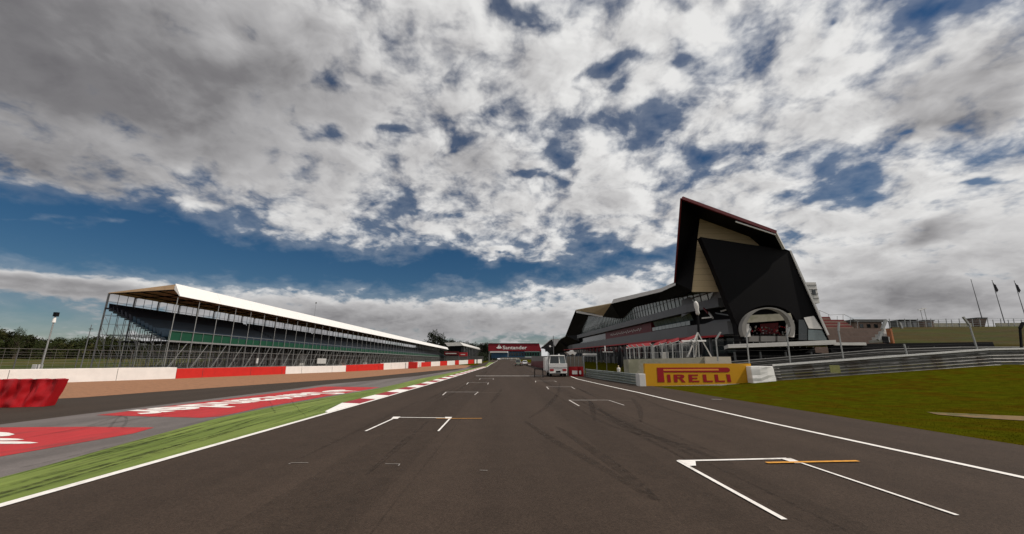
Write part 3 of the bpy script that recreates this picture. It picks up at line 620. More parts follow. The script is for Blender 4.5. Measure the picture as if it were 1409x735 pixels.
for k in range(0, 199): Y = Y0+k*step/3; b.bar((SB+.3, Y, 11.9+sz(Y)), (SB+.3, Y, 14.4+sz(Y)), .06)
b.bar((SB+.3, Y0, 13.0), (SB+.3, Y1, 13.0+sz(Y1)), .05)
build(b, 'rear_rail', M['dark_steel'], gs, fix=False)
b = MB(); b.hexa([(SB-.2, Y0+40, 1), (SB-.1, Y0+40, 1), (SB-.1, Y1, 1), (SB-.2, Y1, 1)], [(SB-.2, Y0+40, 12.6), (SB-.1, Y0+40, 12.6), (SB-.1, Y1, 12.6+sz(Y1)), (SB-.2, Y1, 12.6+sz(Y1))])
build(b, 'rear_netting', M['soft_black'], gs)
# small pale signs and crew boxes behind the fence
for (x0, y0, x1, y1, mm, lb) in ((436, 493.5, 449, 500.5, 'off_white', 'pale banner hung low on the scaffolding under the stand'), (351.5, 493, 356, 500, 'off_white', 'small white sign on the scaffolding near the first red section')):
    p, q = on_x(x0, y1, SX+.25), on_x(x1, y0, SX+.25); b = MB(); b.box(SX+.2, SX+.26, p.y, q.y, min(p.z, q.z), max(p.z, q.z))
    build(b, 'hanging_sign', M[mm], label=lb, cat='sign')
for k, (x, y0, w_, mm, lb) in enumerate(((300, 493, 5, 'rail_dark', 'dark equipment box under the stand behind the first red barrier section'), (388, 489, 7, 'dark_steel', 'grey equipment box under the stand where red barrier meets white'), (412, 487, 9, 'off_white', 'pale equipment box under the stand left of the low pale banner'), (468, 490, 8, 'brick', 'brownish equipment box under the stand right of the low pale banner'), (500, 491, 6, 'off_white', 'pale equipment box under the stand above the second red barrier section'))):
    p, q = on_x(x, 503, SX-3.2), on_x(x+w_, y0, SX-3.2); b = MB(); b.box(SX-4.4, SX-3.2, p.y, q.y, terrain(SX-3, p.y), max(q.z, 1.6)); o = build(b, 'equipment_box', M[mm], bevel=.05, label=lb, cat='box', group='equipment boxes under the stand')
    b = MB(); b.box(SX-4.45, SX-3.15, p.y-.05, q.y+.05, max(q.z, 1.6)+.002, max(q.z, 1.6)+.12); build(b, 'lid', M['soft_black'], o)
b = MB(); p = on_x(51, 506, -61); b.box(p.x-.3, p.x+.3, p.y-.4, p.y+.4, terrain(p.x, p.y), 2.25); build(b, 'electrical_cabinet', M['off_white'], bevel=.05, label='small white cabinet behind the barrier beside the lamp pole', cat='cabinet')

# second stand far beyond, red banners
g2 = empty('far_grandstand', (-38, 400, 3), 'small far grandstand with white sloping roof before the dark trees', 'grandstand')
p0, p1, p2, p3 = on_y(633, 471, 360), on_y(664, 480, 520), on_y(664, 482.3, 520), on_y(637.5, 475.6, 360)
b = MB(); b.hexa([p3, p2, p2+Vector((-14, 0, -.5)), p3+Vector((-14, 0, -.5))], [p0, p1, p1+Vector((-14, 0, -.5)), p0+Vector((-14, 0, -.5))]); build(b, 'roof', M['off_white'], g2)
q3, q2 = p3+Vector((-2, 2, 0)), p2+Vector((-2, 0, 0)); b = MB(); b.hexa([(q3.x, q3.y, 2), (q2.x, q2.y, 4), (q2.x-10, q2.y, 4), (q3.x-10, q3.y, 2)], [q3, q2, q2+Vector((-10, 0, 0)), q3+Vector((-10, 0, 0))]); build(b, 'seating_block', M['soft_black'], g2)
for k in range(14):
    f = (k+.5)/14; c = p3.lerp(p2, f); b = MB(); b.bar((c.x, c.y, 3), (c.x, c.y, c.z), .3); build(b, 'column', M['steel'], g2)
for (x0, x1, y0, y1, mm, lb, D) in ((611, 631.5, 483.6, 488.8, 'dark_red', 'dark red banner with pale lettering beyond the end of the stand', 330), (631.8, 643.5, 485, 490.3, 'red', 'brighter red banner right of the dark red one', 330)):
    p, q = on_y(x0, y1, D), on_y(x1, y0, D); t = empty('advertising_banner', (p.x, D, 3), lb, 'banner')
    b = MB(); b.box(p.x, q.x, D, D+.6, p.z, q.z); build(b, 'panel', M[mm], t)
    b = MB(); b.box(p.x+1.2, q.x-2, D-.12, D-.004, p.z+(q.z-p.z)*.35, p.z+(q.z-p.z)*.55); build(b, 'pale_stripe', M['off_white'], t)
    b = MB(); b.box(p.x, p.x+.3, D+.1, D+.4, 1, p.z); b.box(q.x-.3, q.x, D+.1, D+.4, 1, p.z); build(b, 'support', M['dark_steel'], t)
b = MB(); p, q = on_y(600, 503, 300), on_y(668, 489.5, 300); b.box(p.x, q.x-4, 345, 347, 0, on_y(600, 490, 345).z); build(b, 'scaffold_hoarding', M['rail_dark'], label='dark hoarding below the red banners at the end of the stand', cat='hoarding')

# ------------------------------------------------------------------ gantry over the track and buildings beyond
D = 250
def gz(y): return on_y(700, y, D).z
gx = lambda x: on_y(x, 480, D).x
t = empty('gantry', (gx(708), D, terrain(0, D)), 'red gantry bridge with white Santander lettering across the far track', 'gantry')
b = MB(); b.prism([(gx(672), D, gz(483.2)), (gx(745), D, gz(483.2)), (gx(742), D, gz(473)), (gx(672), D, gz(473))], (0, 3, 0)); build(b, 'banner_panel', M['gantry_red'], t)
b = MB(); b.box(gx(671.5), gx(742), D-.3, D+3.3, gz(473), gz(472.3)); build(b, 'top_beam', M['rail_dark'], t)
b = MB(); b.box(gx(672.5), gx(674), D+.5, D+2.5, terrain(-9, D)-.5, gz(483.2)); b.box(gx(743), gx(744.5), D+.5, D+2.5, terrain(12, D)-.5, gz(483.2)); build(b, 'leg', M['dark_steel'], t)
V, F = font_mesh('Santander', 3.0, 0, .04); wx = max(v.x for v in V); s_ = (gx(725)-gx(691.5))/wx
b = MB(); b.add([(gx(691.5)+v.x*s_, D-.15, gz(480.6)+v.y*1.0) for v in V], F); build(b, 'lettering', M['white'], t, fix=False)
b = MB()
for pl in flame(8): b.poly([(gx(683)+p[0]*(gx(690.5)-gx(683)), D-.15-.001*len(b.f), gz(479.8)+p[1]*2.7) for p in pl])
build(b, 'flame_emblem', M['white'], t, fix=False)
D2 = 420
t = empty('far_terminal_building', (on_y(710, 490, D2).x, D2, 4), 'low far building with white, blue and green panels under the red gantry', 'building')
def panel(x0, x1, y0, y1, Dd, dep, name, mm, par):
    p, q = on_y(x0, y1, Dd), on_y(x1, y0, Dd); b = MB(); b.box(p.x, q.x-.05, Dd, Dd+dep, p.z, q.z); return build(b, name, M[mm], par)
panel(674, 698.5, 481, 485.4, D2-2, 6, 'white_fascia', 'off_white', t); panel(676, 699, 485.5, 493, D2, 5, 'wall_panel', 'blue_panel', t); panel(699.2, 722, 483.5, 491.5, D2, 5, 'wall_panel', 'blue_panel', t)
panel(722.2, 745, 484, 491, D2, 5, 'wall_panel', 'teal_panel', t); panel(690, 752, 491.6, 494.8, D2-1, 4, 'base_wall', 'rail_dark', t); panel(699, 745, 482.3, 483.6, D2-1, 6, 'roof', 'soft_black', t)
for k in range(12): panel(700+k*3.6, 702.6+k*3.6, 485.4, 489.5, D2-.3, .28, 'window', 'dark_glass', t)
t = empty('far_kerb_wall', (0, 380, 5), 'pale low wall closing the far end of the track', 'wall')
for k in range(9): panel(688+k*3, 690.6+k*3, 492.6, 494.2, 370, 1, 'wall_block', 'off_white' if k % 2 else 'pale_concrete', t)

# ------------------------------------------------------------------ cars
def make_car(paint, label, group, van=False):
    t = empty('parked_car', (0, 0, 0), label, 'car', group); L, W, H = 4.4, 1.86, (1.95 if van else 1.55)
    sec = [(-2.2, .42, .85, .80), (-2.1, .30, .98, .92), (-1.2, .22, 1.0, .95), (1.0, .22, .98, .95), (1.9, .28, .85, .90), (2.2, .40, .68, .78)]
    rings = []
    for y, z0, z1, w in sec:
        w *= W/2/.95; rings.append([(-w, y, z0), (w, y, z0), (w*1.02, y, (z0+z1)/2), (w*.93, y, z1), (-w*.93, y, z1), (-w*1.02, y, (z0+z1)/2)])
    b = MB(); b.loft(rings)
    b.loft([[(-.80, -2.02, .97), (.80, -2.02, .97), (.62, -1.55, H-.02), (-.62, -1.55, H-.02)], [(-.80, .95, .97), (.80, .95, .97), (.62, .25, H), (-.62, .25, H)]])
    build(b, 'body', paint, t, bevel=.05, local=True)
    b = MB(); b.poly([(-.70, -2.035, 1.05), (.70, -2.035, 1.05), (.57, -1.68, H-.12), (-.57, -1.68, H-.12)]); build(b, 'rear_window', M['dark_glass'], t, local=True)
    for s in (-1, 1):
        b = MB(); b.poly([(s*.815, -1.75, 1.04), (s*.815, .72, 1.04), (s*.665, .2, H-.1), (s*.665, -1.4, H-.1)]); build(b, 'side_window', M['dark_glass'], t, local=True)
        b = MB(); b.box(s*.78-.13, s*.78+.13, -2.24, -2.12, .66, .86); build(b, 'tail_lamp', M['lamp_red'], t, local=True)
        for yy in (-1.35, 1.4):
            b = MB(); b.tube((s*.72, yy, .32), (s*.95, yy, .32), .32, n=16); w = build(b, 'wheel', M['tyre'], t, local=True)
            b = MB(); b.tube((s*.951, yy, .32), (s*.96, yy, .32), .19, n=12); build(b, 'rim', M['steel'], w, local=True)
    b = MB(); b.box(-.26, .26, -2.25, -2.19, .5, .62); build(b, 'number_plate', M['off_white'], t, local=True)
    b = MB(); b.box(-.85, .85, -2.26, -2.1, .3, .45); build(b, 'bumper', M['soft_black'], t, local=True)
    return t
def put(t, x, y, Y, rz=0):
    p = on_y(x, y, Y); t.scale = (1.1, 1.1, 1.15); t.location = (p.x, Y, terrain(p.x, Y)+.02); t.rotation_euler = (0, 0, rz)
c = make_car(M['car_green'], 'grey green estate car seen from behind on the far track', 'cars on the far track', True); put(c, 712.8, 503, 141)
c = make_car(M['car_white'], 'white car right of the grey green one on the far track', 'cars on the far track'); put(c, 722, 502, 150)
c = make_car(M['car_purple'], 'purple blue car parked behind the mesh fence of the pit area', 'cars parked behind the pit fence'); put(c, 931, 490, 76, .2)
c = make_car(M['soft_black'], 'black car parked behind the mesh fence right of the purple one', 'cars parked behind the pit fence'); put(c, 950, 490, 74, .9)

# open white service truck
TY = 62.0; tx = on_y(768, 510, TY).x
t = empty('service_truck', (tx, TY, terrain(tx, TY)+.02), 'white open service truck with boxy tail and windowed cab parked on the track', 'truck')
s = 2.75/2.5
b = MB(); b.box(-1.38, 1.38, 0, 3.4, .62, 1.9); build(b, 'bed', M['truck_white'], t, local=True, bevel=.06)
b = MB(); b.box(-1.40, 1.40, -.06, -.004, 1.38, 1.98); build(b, 'tailgate', M['truck_white'], t, local=True, bevel=.03)
b = MB(); b.box(-1.34, 1.34, -.10, -.012, .5, .72); build(b, 'rear_bumper', M['off_white'], t, local=True, bevel=.03)
b = MB(); b.box(-.36, .36, -.13, -.104, .62, .9); build(b, 'number_plate', M['plate'], t, local=True)
for s in (-1, 1):
    b = MB(); b.box(s*.98-.3, s*.98+.3, -.09, -.01, .86, 1.15); build(b, 'tail_lamp', M['lamp_red'], t, local=True)
    for yy, in ((.75,), (4.6,)):
        b = MB(); b.tube((s*.92, yy, .42), (s*1.28, yy, .42), .42, n=18); w = build(b, 'wheel', M['tyre'], t, local=True); b = MB(); b.tube((s*1.281, yy, .42), (s*1.30, yy, .42), .22, n=12); build(b, 'rim', M['steel'], w, local=True)
# cab frame: posts, roof, windows
b = MB()
for (x0, x1) in ((-1.3, -1.12), (0.28, .22), (1.3, 1.08)): b.bar((x0, .4, 1.9), (x1, .45, 3.15), .11)
for (x0, x1) in ((-1.3, -1.12), (1.3, 1.08)): b.bar((x0, 3.4, 1.9), (x1, 3.4, 3.15), .1); b.bar((x0, .4, 1.95), (x0, 3.4, 1.95), .08)
build(b, 'cab_frame', M['truck_white'], t, local=True)
b = MB(); b.hexa([(-1.14, .3, 3.12), (1.12, .3, 3.12), (1.12, 5.3, 3.12), (-1.14, 5.3, 3.12)], [(-1.1, .35, 3.24), (1.08, .35, 3.24), (1.08, 5.2, 3.24), (-1.1, 5.2, 3.24)]); build(b, 'cab_roof', M['truck_white'], t, local=True, bevel=.03)
b = MB(); b.poly([(-1.22, .5, 1.92), (.24, .5, 1.92), (.20, .53, 3.1), (-1.06, .53, 3.1)]); build(b, 'rear_window', M['dark_glass'], t, local=True)
b = MB(); b.poly([(.34, .5, 1.92), (1.22, .5, 1.92), (1.02, .53, 3.1), (.28, .53, 3.1)]); build(b, 'rear_window', M['glass'], t, local=True)
b = MB(); b.box(-1.34, 1.30, 3.41, 5.4, .6, 2.0); b.hexa([(-1.3, 3.45, 2.0), (1.26, 3.45, 2.0), (1.26, 5.38, 2.0), (-1.3, 5.38, 2.0)], [(-1.15, 3.5, 3.1), (1.1, 3.5, 3.1), (1.1, 5.0, 3.1), (-1.15, 5.0, 3.1)]); build(b, 'cab', M['truck_white'], t, local=True, bevel=.05)
b = MB(); b.tube((.3, .8, 3.24), (.3, .8, 3.42), .12, n=10); build(b, 'beacon', M['white'], t, local=True)
b = MB(); b.box(-1.95, -1.42, .5, 3.2, .9, 2.9); build(b, 'side_locker', M['truck_white'], t, local=True, bevel=.05)
b = MB(); b.box(-1.0, 1.0, .1, 5.2, .35, .62); build(b, 'chassis', M['soft_black'], t, local=True)
# small black barrow table left of truck
p = on_y(741, 516, 60); t = empty('trestle_table', (p.x, 60, terrain(p.x, 60)+.02), 'low black trestle table standing left of the white service truck', 'table')
b = MB(); b.box(-.6, .75, 0, .8, 1.15, 1.28); build(b, 'table_top', M['soft_black'], t, local=True)
for xx in (-.55, .7):
    for yy in (.05, .75): b = MB(); b.bar((xx, yy, 0), (xx*.95, yy, 1.15), .06); build(b, 'leg', M['soft_black'], t, local=True)

# ------------------------------------------------------------------ the wing building
wx0 = 36.0
wing = empty('wing_building', (wx0, 64, 0), 'angular black, grey and tan pit building with a soaring pointed roof', 'building')
def wz(z0, Y): return z0+.0185*(Y-78)
def Fx(Y):                             # facade line, kinks towards the near end
    return wx0 if Y > 75 else wx0+(75-Y)*.16
def band(name, z0, z1, ya, yb, x_out, m, dep=1.4, lean=0.0):
    b = MB(); pts = [ya]+([75] if ya < 75 < yb else [])+[yb]
    for a, c in zip(pts, pts[1:]):
        X0, X1 = Fx(a)-x_out, Fx(c)-x_out
        b.hexa([(X0, a, wz(z0, a)), (X1, c, wz(z0, c)), (X1+dep, c, wz(z0, c)), (X0+dep, a, wz(z0, a))], [(X0-lean, a, wz(z1, a)), (X1-lean, c, wz(z1, c)), (X1+dep, c, wz(z1, c)), (X0+dep, a, wz(z1, a))])
    return build(b, name, m, wing)
YF = 345
# main dark core volume
b = MB(); core_top = [(63, 12.0), (110, 13), (190, 15), (YF, 15)]
for (a, za), (c, zc) in zip(core_top, core_top[1:]):
    xr = 46 if a < 100 else 60
    b.hexa([(wx0+2.6, a, -1), (wx0+2.6, c, -1), (xr, c, -1), (xr, a, -1)], [(wx0+2.6, a, za), (wx0+2.6, c, zc), (xr, c, zc), (xr, a, za)])
build(b, 'core_walls', M['soft_black'], wing)
# top glazing follows the roof line; every pane a piece
roofline = [(62, 14.6), (77.6, 15.5), (109, 17.6), (121.4, 15.9), (143, 18.9), (167, 22.0), (191, 15.8)]
def top_at(Y):
    for (a, za), (c, zc) in zip(roofline, roofline[1:]):
        if a <= Y <= c: return za+(zc-za)*(Y-a)/(c-a)
    return roofline[0][1] if Y < 62 else roofline[-1][1]
Y = 66.0; mull = MB(); i = 0
while Y < 190:
    st = 2.0; Yb = Y+st; X0, X1 = Fx(Y)+.3, Fx(Yb)+.3
    rnd = random.random(); b = MB(); z0, z1 = wz(13.5, Y), wz(13.5, Yb); t0, t1 = max(z0+.05, top_at(Y)+.3), max(z1+.05, top_at(Yb)+.3)
    b.add([(X0, Y+.05, z0), (X1, Yb-.05, z1), (X1-.45*(t1-z1)/4, Yb-.05, t1), (X0-.45*(t0-z0)/4, Y+.05, t0)], [(0, 1, 2, 3)])
    build(b, 'pane', (M['glass2'] if rnd < .45 else M['glass']), wing, fix=False)
    b = MB(); b.bar((X0-.06, Y, z0), (X0-.45*(t0-z0)/4-.06, Y, t0), .09); build(b, 'mullion', M['rail_dark'], wing)
    zz = z0+1.9
    if t0 > zz+.3: mull.bar((X0-.28, Y, zz), (X1-.28, Yb, zz+.037), .07)
    Y = Yb
build(mull, 'transom', M['rail_dark'], wing, fix=False)
band('grey_band', 12.0, 13.5, 66, 200, .9, M['dark_grey'])
# middle storey
band('window_band', 9.4, 12.0, 142, 200, -.5, M['dark_glass'])
band('red_sign_panel', 9.6, 11.9, 97, 142, -.25, M['dark_red'])
band('window_band', 9.4, 12.0, 64.5, 97, -1.3, M['soft_black'], .9)
Y = 76.0
while Y < 96:
    b = MB(); X = wx0+.35; b.add([(X+.5, Y+.06, wz(10.6, Y)), (X+.5, Y+1.94, wz(10.6, Y+2)), (X, Y+1.94, wz(11.9, Y+2)), (X, Y+.06, wz(11.9, Y))], [(0, 1, 2, 3)]); build(b, 'pane', M['glass'], wing, fix=False)
    b = MB(); b.add([(X-.3, Y+.06, wz(9.7, Y)), (X-.3, Y+1.94, wz(9.7, Y+2)), (X-.3, Y+1.94, wz(10.5, Y+2)), (X-.3, Y+.06, wz(10.5, Y))], [(0, 1, 2, 3)]); build(b, 'pane', M['pale_glass'], wing, fix=False)
    Y += 2
b = MB()                                # pale script on the red panel
prev = None
for k in range(61):
    Yk = 104+k*.52; z = wz(10.7, Yk)+.45*sin(k*1.7)*abs(sin(k*.31+.6)); p = Vector((wx0+.2, Yk, z))
    if prev: b.bar(prev, p, .05, .16)
    prev = p
build(b, 'script_lettering', M['off_white'], wing, fix=False)
band('grey_band', 7.3, 9.4, 64.2, 205, 1.1, M['dark_grey'])
band('red_trim', 6.95, 7.29, 66, 320, 1.2, M['red'], .5)
band('grey_band', 7.3, 9.4, 205.2, YF, .9, M['rail_dark'])
band('pit_glazing', -2, 6.94, 66, 330, -1.2, M['dark_glass'])
for k in range(44):
    Yk = 70+k*6; b = MB(); b.bar((Fx(Yk)-.3, Yk, -1), (Fx(Yk)-.3, Yk, wz(6.9, Yk)), .35); build(b, 'pit_column', M['dark_grey'], wing)
for k in range(12):
    Yk = 71+k*6.0; b = MB(); b.box(wx0+.2, wx0+.9, Yk, Yk+4.4, terrain(36, Yk)+.1, wz(3.6, Yk)); build(b, 'garage_door', M['rail_dark'], wing)
# roof: outer edge polyline along the track side
edge_px = [(929, 389, 66.5), (910, 397.5, None), (844, 413.3, None), (841, 418, None), (792, 426.5, None), (778, 462, None), (768, 469.5, None), (759, 466.8, None), (747.5, 476, None)]
E_ = []
for (x, y, Yy) in edge_px: E_.append(on_y(x, y, Yy) if Yy else on_x(x, y, 32.0))
E_.append(Vector((32, 360, E_[-1].z-1)))
A_ = on_y(938, 273, 58); B_ = on_y(1067, 320, 58); C_ = on_y(1078, 342, 60); D_ = on_y(1087, 345, 60.5); Ee = on_y(1141, 468, 60)
# inner line (top of the glazing)
I_px = [(940, 408), (905, 415), (871, 423), (854, 439), (829.5, 436), (810, 435), (797, 461)]
I_ = [on_x(x, y, 35.6) for x, y in I_px]
b = MB()
b.poly([E_[0], on_y(952, 400, 64), I_[0], I_[1], E_[1]]); b.poly([E_[1], I_[1], I_[2], E_[2]]); b.poly([E_[2], I_[2], I_[3]]); b.poly([E_[2], I_[3], I_[4], E_[3]])
build(b, 'soffit', M['black'], wing)
b = MB(); n4 = on_x(793, 430.5, 32.1)
b.poly([n4, I_[4], I_[5], E_[5]]); b.poly([E_[5], I_[5], I_[6]]); b.poly([E_[5], I_[6], on_x(797, 470, 35.6), E_[6]])
b.poly([E_[6], on_x(797, 470, 35.6), on_x(780, 480, 35.6), on_x(764, 480, 34)]); build(b, 'soffit', M['black'], wing)
b = MB(); b.prism([on_x(792, 427, 31.95), on_x(841, 418, 31.95), on_x(829.5, 435.3, 35.4), on_x(815, 431, 33.5)], (.2, 0, .25)); build(b, 'tan_roof_panel', M['tan'], wing)
b = MB(); b.hexa([n4, on_x(829.5, 436.6, 35.2), on_x(829.5, 436.6, 35.5), n4+Vector((.3, 0, 0))], [on_x(792, 427, 31.9), on_x(829.5, 434.6, 35.2), on_x(829.5, 434.6, 35.5), on_x(792, 427, 32.2)]); build(b, 'roof_rim', M['off_white'], wing)
b = MB(); e0, e1, e2 = on_y(929.5, 387.5, 66.5), on_x(910, 396.5, 31.9), on_x(844, 411.8, 31.9)
b.poly([e0, e1, on_x(910, 401.5, 31.85), on_y(929.5, 392.5, 66.4)]); build(b, 'roof_rim', M['off_white'], wing); b = MB(); b.poly([e1, e2, on_x(841, 418, 31.85), on_x(868, 411.6, 31.85), on_x(910, 401.5, 31.85)])
build(b, 'roof_rim', M['off_white'], wing)
b = MB(); b.poly([on_x(771, 466.2, 31.8), on_x(759, 466.2, 31.8), on_x(763.5, 477, 31.8)])
b.bar(on_x(771, 466.6, 31.8), on_x(778, 463, 31.8), .3); b.bar(on_x(759, 466.8, 31.8), on_x(747.5, 476.5, 31.8), .5); build(b, 'roof_rim', M['off_white'], wing, fix=False)
b = MB(); b.poly([on_x(759, 467.2, 32), on_x(763.5, 477, 33), on_x(757, 487, 33), on_x(746, 478, 32)]); b.poly([on_x(770, 469, 32), on_x(782, 480, 35), on_x(760, 489, 35), on_x(763.5, 477, 32.3)]); build(b, 'soffit', M['black'], wing)
# top skin of the roof, from the edge back over the building
b = MB()
R_ = [Vector((61, e.y+6, e.z-2.4)) for e in E_]
for i in range(1, len(E_)-1): b.poly([E_[i], E_[i+1], R_[i+1], R_[i]])
Q_ = Vector((42, 80, 27)); Q2 = Vector((42, 84, 19.2)); W1 = Vector((60, 96, 15))
for tri in ((A_, B_, Q_), (B_, C_, Q_), (C_, D_, Q_), (D_, W1, Q_), (W1, Q2, Q_), (W1, R_[1], Q2), (R_[1], E_[1], Q2), (E_[1], E_[0], Q2), (E_[0], A_, Q_), (E_[0], Q_, Q2)): b.poly(list(tri))
build(b, 'roof_skin', M['black'], wing)
b = MB()                                # rear wall
for i in range(1, len(R_)-1): b.poly([R_[i], R_[i+1], Vector((60, R_[i+1].y, -1)), Vector((60, R_[i].y, -1))])
b.poly([D_, Vector((60, 96, 15)), Vector((60, 96, -1)), Ee, ]); b.poly([Vector((60, 96, 15)), R_[1], Vector((60, R_[1].y, -1)), Vector((60, 96, -1))]); build(b, 'rear_wall', M['black'], wing)
# near gable: black reveal, tan wall, black screen with podium window
G_ = [on_y(963, 298, 64), on_y(1055, 326.5, 64), on_y(1064, 341, 64)]; H_ = on_y(952, 400, 64)
b = MB(); b.poly([A_, B_, G_[1], G_[0]]); b.poly([A_, G_[0], H_, E_[0]]); b.poly([B_, C_, G_[2], G_[1]]); b.poly([C_, D_, on_y(1087, 350, 63), G_[2]]); build(b, 'gable_reveal', M['black'], wing)
for k in range(13):                    # tan cladding boards
    y0 = 298+k*8; y1 = y0+7.8
    def lx(y): return 963+(952-963)*(y-298)/102
    def rx(y): return 963+(1055-963)*(y-298)/28.5 if y < 326.5 else (1055+(y-326.5)*.62 if y < 345 else 1010)
    if k > 4: rx = lambda y: 1004
    z0 = on_y(963, y0, 64.1).z; z1 = on_y(963, y1, 64.1).z; b = MB()
    n = 6; P = []
    for j in range(n+1):
        y = y0+(y1-y0)*j/n; P.append(on_y(max(rx(y), lx(y)+.6), y, 64.1))
    for j in range(n, -1, -1): P.append(on_y(lx(y0+(y1-y0)*j/n), y0+(y1-y0)*j/n, 64.1))
    b.poly(P); build(b, 'cladding_board', M['tan'], wing, fix=False)
b = MB(); b.poly([on_y(964, 299, 64.4), on_y(1056, 327, 64.4), on_y(1070, 345, 64.4), on_y(1110, 440, 64.4), on_y(1005, 440, 64.4), on_y(990, 401, 64.4), on_y(952.5, 401, 64.4)]); build(b, 'gable_wall', M['soft_black'], wing)
b = MB(); b.bar(A_+Vector((0, -.1, .0)), B_+Vector((0, -.1, 0)), .35, .5); b.bar(A_+Vector((-.1, 0, 0)), E_[0]+Vector((-.1, 0, 0)), .22, .25); build(b, 'red_edge_trim', M['dark_red'], wing, fix=False)
b = MB(); b.bar(on_y(1012, 305, 58.0), on_y(1067, 323, 57.9), .12, .2); b.bar(B_, C_+Vector((.05, 0, 0)), .35); b.bar(D_, on_y(1139.5, 461, 59.9), .25); build(b, 'white_edge_trim', M['off_white'], wing, fix=False)
# band end caps turning towards the camera
def slab(name, pts, m, Ys, th=.8):
    b = MB(); b.prism([on_y(x, y, Yq) for (x, y), Yq in zip(pts, Ys)], (.3, th, 0)); return build(b, name, m, wing)
slab('end_band', [(938, 413), (970, 400), (990, 397), (999.5, 415), (972, 419.5), (938, 436)], M['mid_grey'], [77, 72, 66, 65, 71, 77])
slab('end_band', [(960, 449.5), (983, 440.6), (1007.8, 439), (1017, 462), (981.6, 464), (960, 467)], M['mid_grey'], [75, 70, 65, 64, 69, 75])
slab('balcony_recess', [(958, 431), (972, 420), (1000, 415), (1008, 439), (983, 440.5), (958, 449)], M['soft_black'], [77, 73, 68, 67, 72, 77])
for (x0, y0, x1, y1, mm) in ((968, 424, 974, 431, 'dark_red'), (975, 430, 981, 438, 'off_white'), (992, 428.5, 1003, 425.5, 'off_white'), (984, 431, 1004, 434, 'dark_glass'), (966, 438, 980, 436.5, 'off_white')):
    b = MB(); b.bar(on_y(x0, y0, 68), on_y(x1, y1, 66.4), .22, .22); build(b, 'balcony_fitting', M[mm], wing)
# screen polygon with arched opening, built as left, top and right pieces
YS = 60.5
def S(x, y, Yq=YS): return on_y(x, y, Yq)
cx, cy, rx_, ry_ = 1058, 452, 40.5, 32
arch = [(cx+rx_*cos(a), cy-ry_*sin(a)) for a in [pi*i/16 for i in range(17)]]   # right to left over the top
b = MB()
left = [(964, 326), (1018, 474)]; 
# fan between arch and outer edge
outer = [(1137, 462), (1128, 440), (1119, 420), (1111, 402), (1103, 384), (1096, 367), (1087, 345), (1075, 343), (1062, 341), (1042, 338), (1022, 335), (1003, 332), (985, 329.2), (964, 326), (981, 365), (997, 405), (1013, 445)]
front, back = [], []
for k in range(16): b.prism([S(*outer[k]), S(*outer[k+1]), S(*arch[k+1]), S(*arch[k])], (0, 1.2, 0))
b.prism([S(1013, 445), S(*arch[16]), S(1018, 474), S(1022, 474)], (0, 1.2, 0)); b.prism([S(*arch[16]), S(1018.1, 474), S(1013, 445)], (0, 1.2, 0))
b.prism([S(1128, 440), S(1141, 470), S(1134, 470), S(1119, 440)], (0, 1.2, 0))
build(b, 'gable_screen', M['black'], wing)
slab('white_corner_panel', [(1106, 437), (1119, 435), (1131, 453), (1113, 452)], M['off_white'], [60.2]*4, .2)
slab('corner_window', [(1112, 453.5), (1131, 454.5), (1138, 468.5), (1112, 468)], M['glass'], [60.2]*4, .2)
slab('corner_window', [(1099, 440), (1106, 440), (1111, 452), (1111, 468), (1099, 468)], M['dark_glass'], [60.3]*5, .2)
# podium ring window
YR = 60.0; ring = MB()
def ringpt(a, r, Yq): return on_y(1057.5+36.5*r*cos(a), 451.5-28.5*r*sin(a), Yq)
n = 28
for i in range(n):
    a0, a1 = radians(-24)+(radians(228))*i/n, radians(-24)+radians(228)*(i+1)/n
    def thick_(a): return .955-.12*abs(cos(a))**2
    q = [ringpt(a0, 1, YR-1.2), ringpt(a1, 1, YR-1.2), ringpt(a1, thick_(a1), YR-1.2), ringpt(a0, thick_(a0), YR-1.2)]
    ring.prism(q, (0, .9, 0))
build(ring, 'podium_ring', M['ring'], wing)
def P_(name, pts, m, Yq, th=.3): b = MB(); b.prism([on_y(x, y, Yq) for x, y in pts], (0, th, 0)); return build(b, name, m, wing)
P_('podium_header', [(1027, 434), (1088, 431), (1091, 441), (1084, 440.5), (1030, 444), (1024, 445)], M['concrete'], YR+.3)
P_('podium_side_panel', [(1023, 446), (1031, 445.5), (1031, 451), (1033, 463), (1026, 464), (1022, 452)], M['off_white'], YR-.6)
P_('podium_side_panel', [(1084, 441), (1092, 441), (1094, 452), (1093, 464), (1084, 463), (1083, 452)], M['off_white'], YR-.6)
P_('podium_back_wall', [(1026, 444), (1090, 440), (1092, 469), (1024, 469)], M['dark_glass'], YR+3)
P_('podium_backdrop', [(1046, 446), (1071, 444), (1071, 459), (1047, 460)], M['dark_red'], YR+2.6, .1)
for k in range(70):
    x = 1029+k*.76+random.uniform(-.4, .4); y = 454+random.uniform(-6, 7); w_ = random.uniform(.5, 1.1); h_ = random.uniform(.8, 2.6)
    P_('podium_fitting', [(x, y+h_), (x+w_, y+h_), (x+w_, y), (x, y)], M[random.choice(['red', 'dark_grey', 'steel', 'soft_black', 'dark_red', 'dark_red', 'rail_dark', 'concrete'])], YR+1.0+random.random(), .2)
for (x0, x1) in ((1031, 1044), (1047, 1067), (1070, 1082)): P_('planter', [(x0, 470), (x1, 470), (x1, 462.5), (x0, 462.5)], M['ring'], YR, .8)
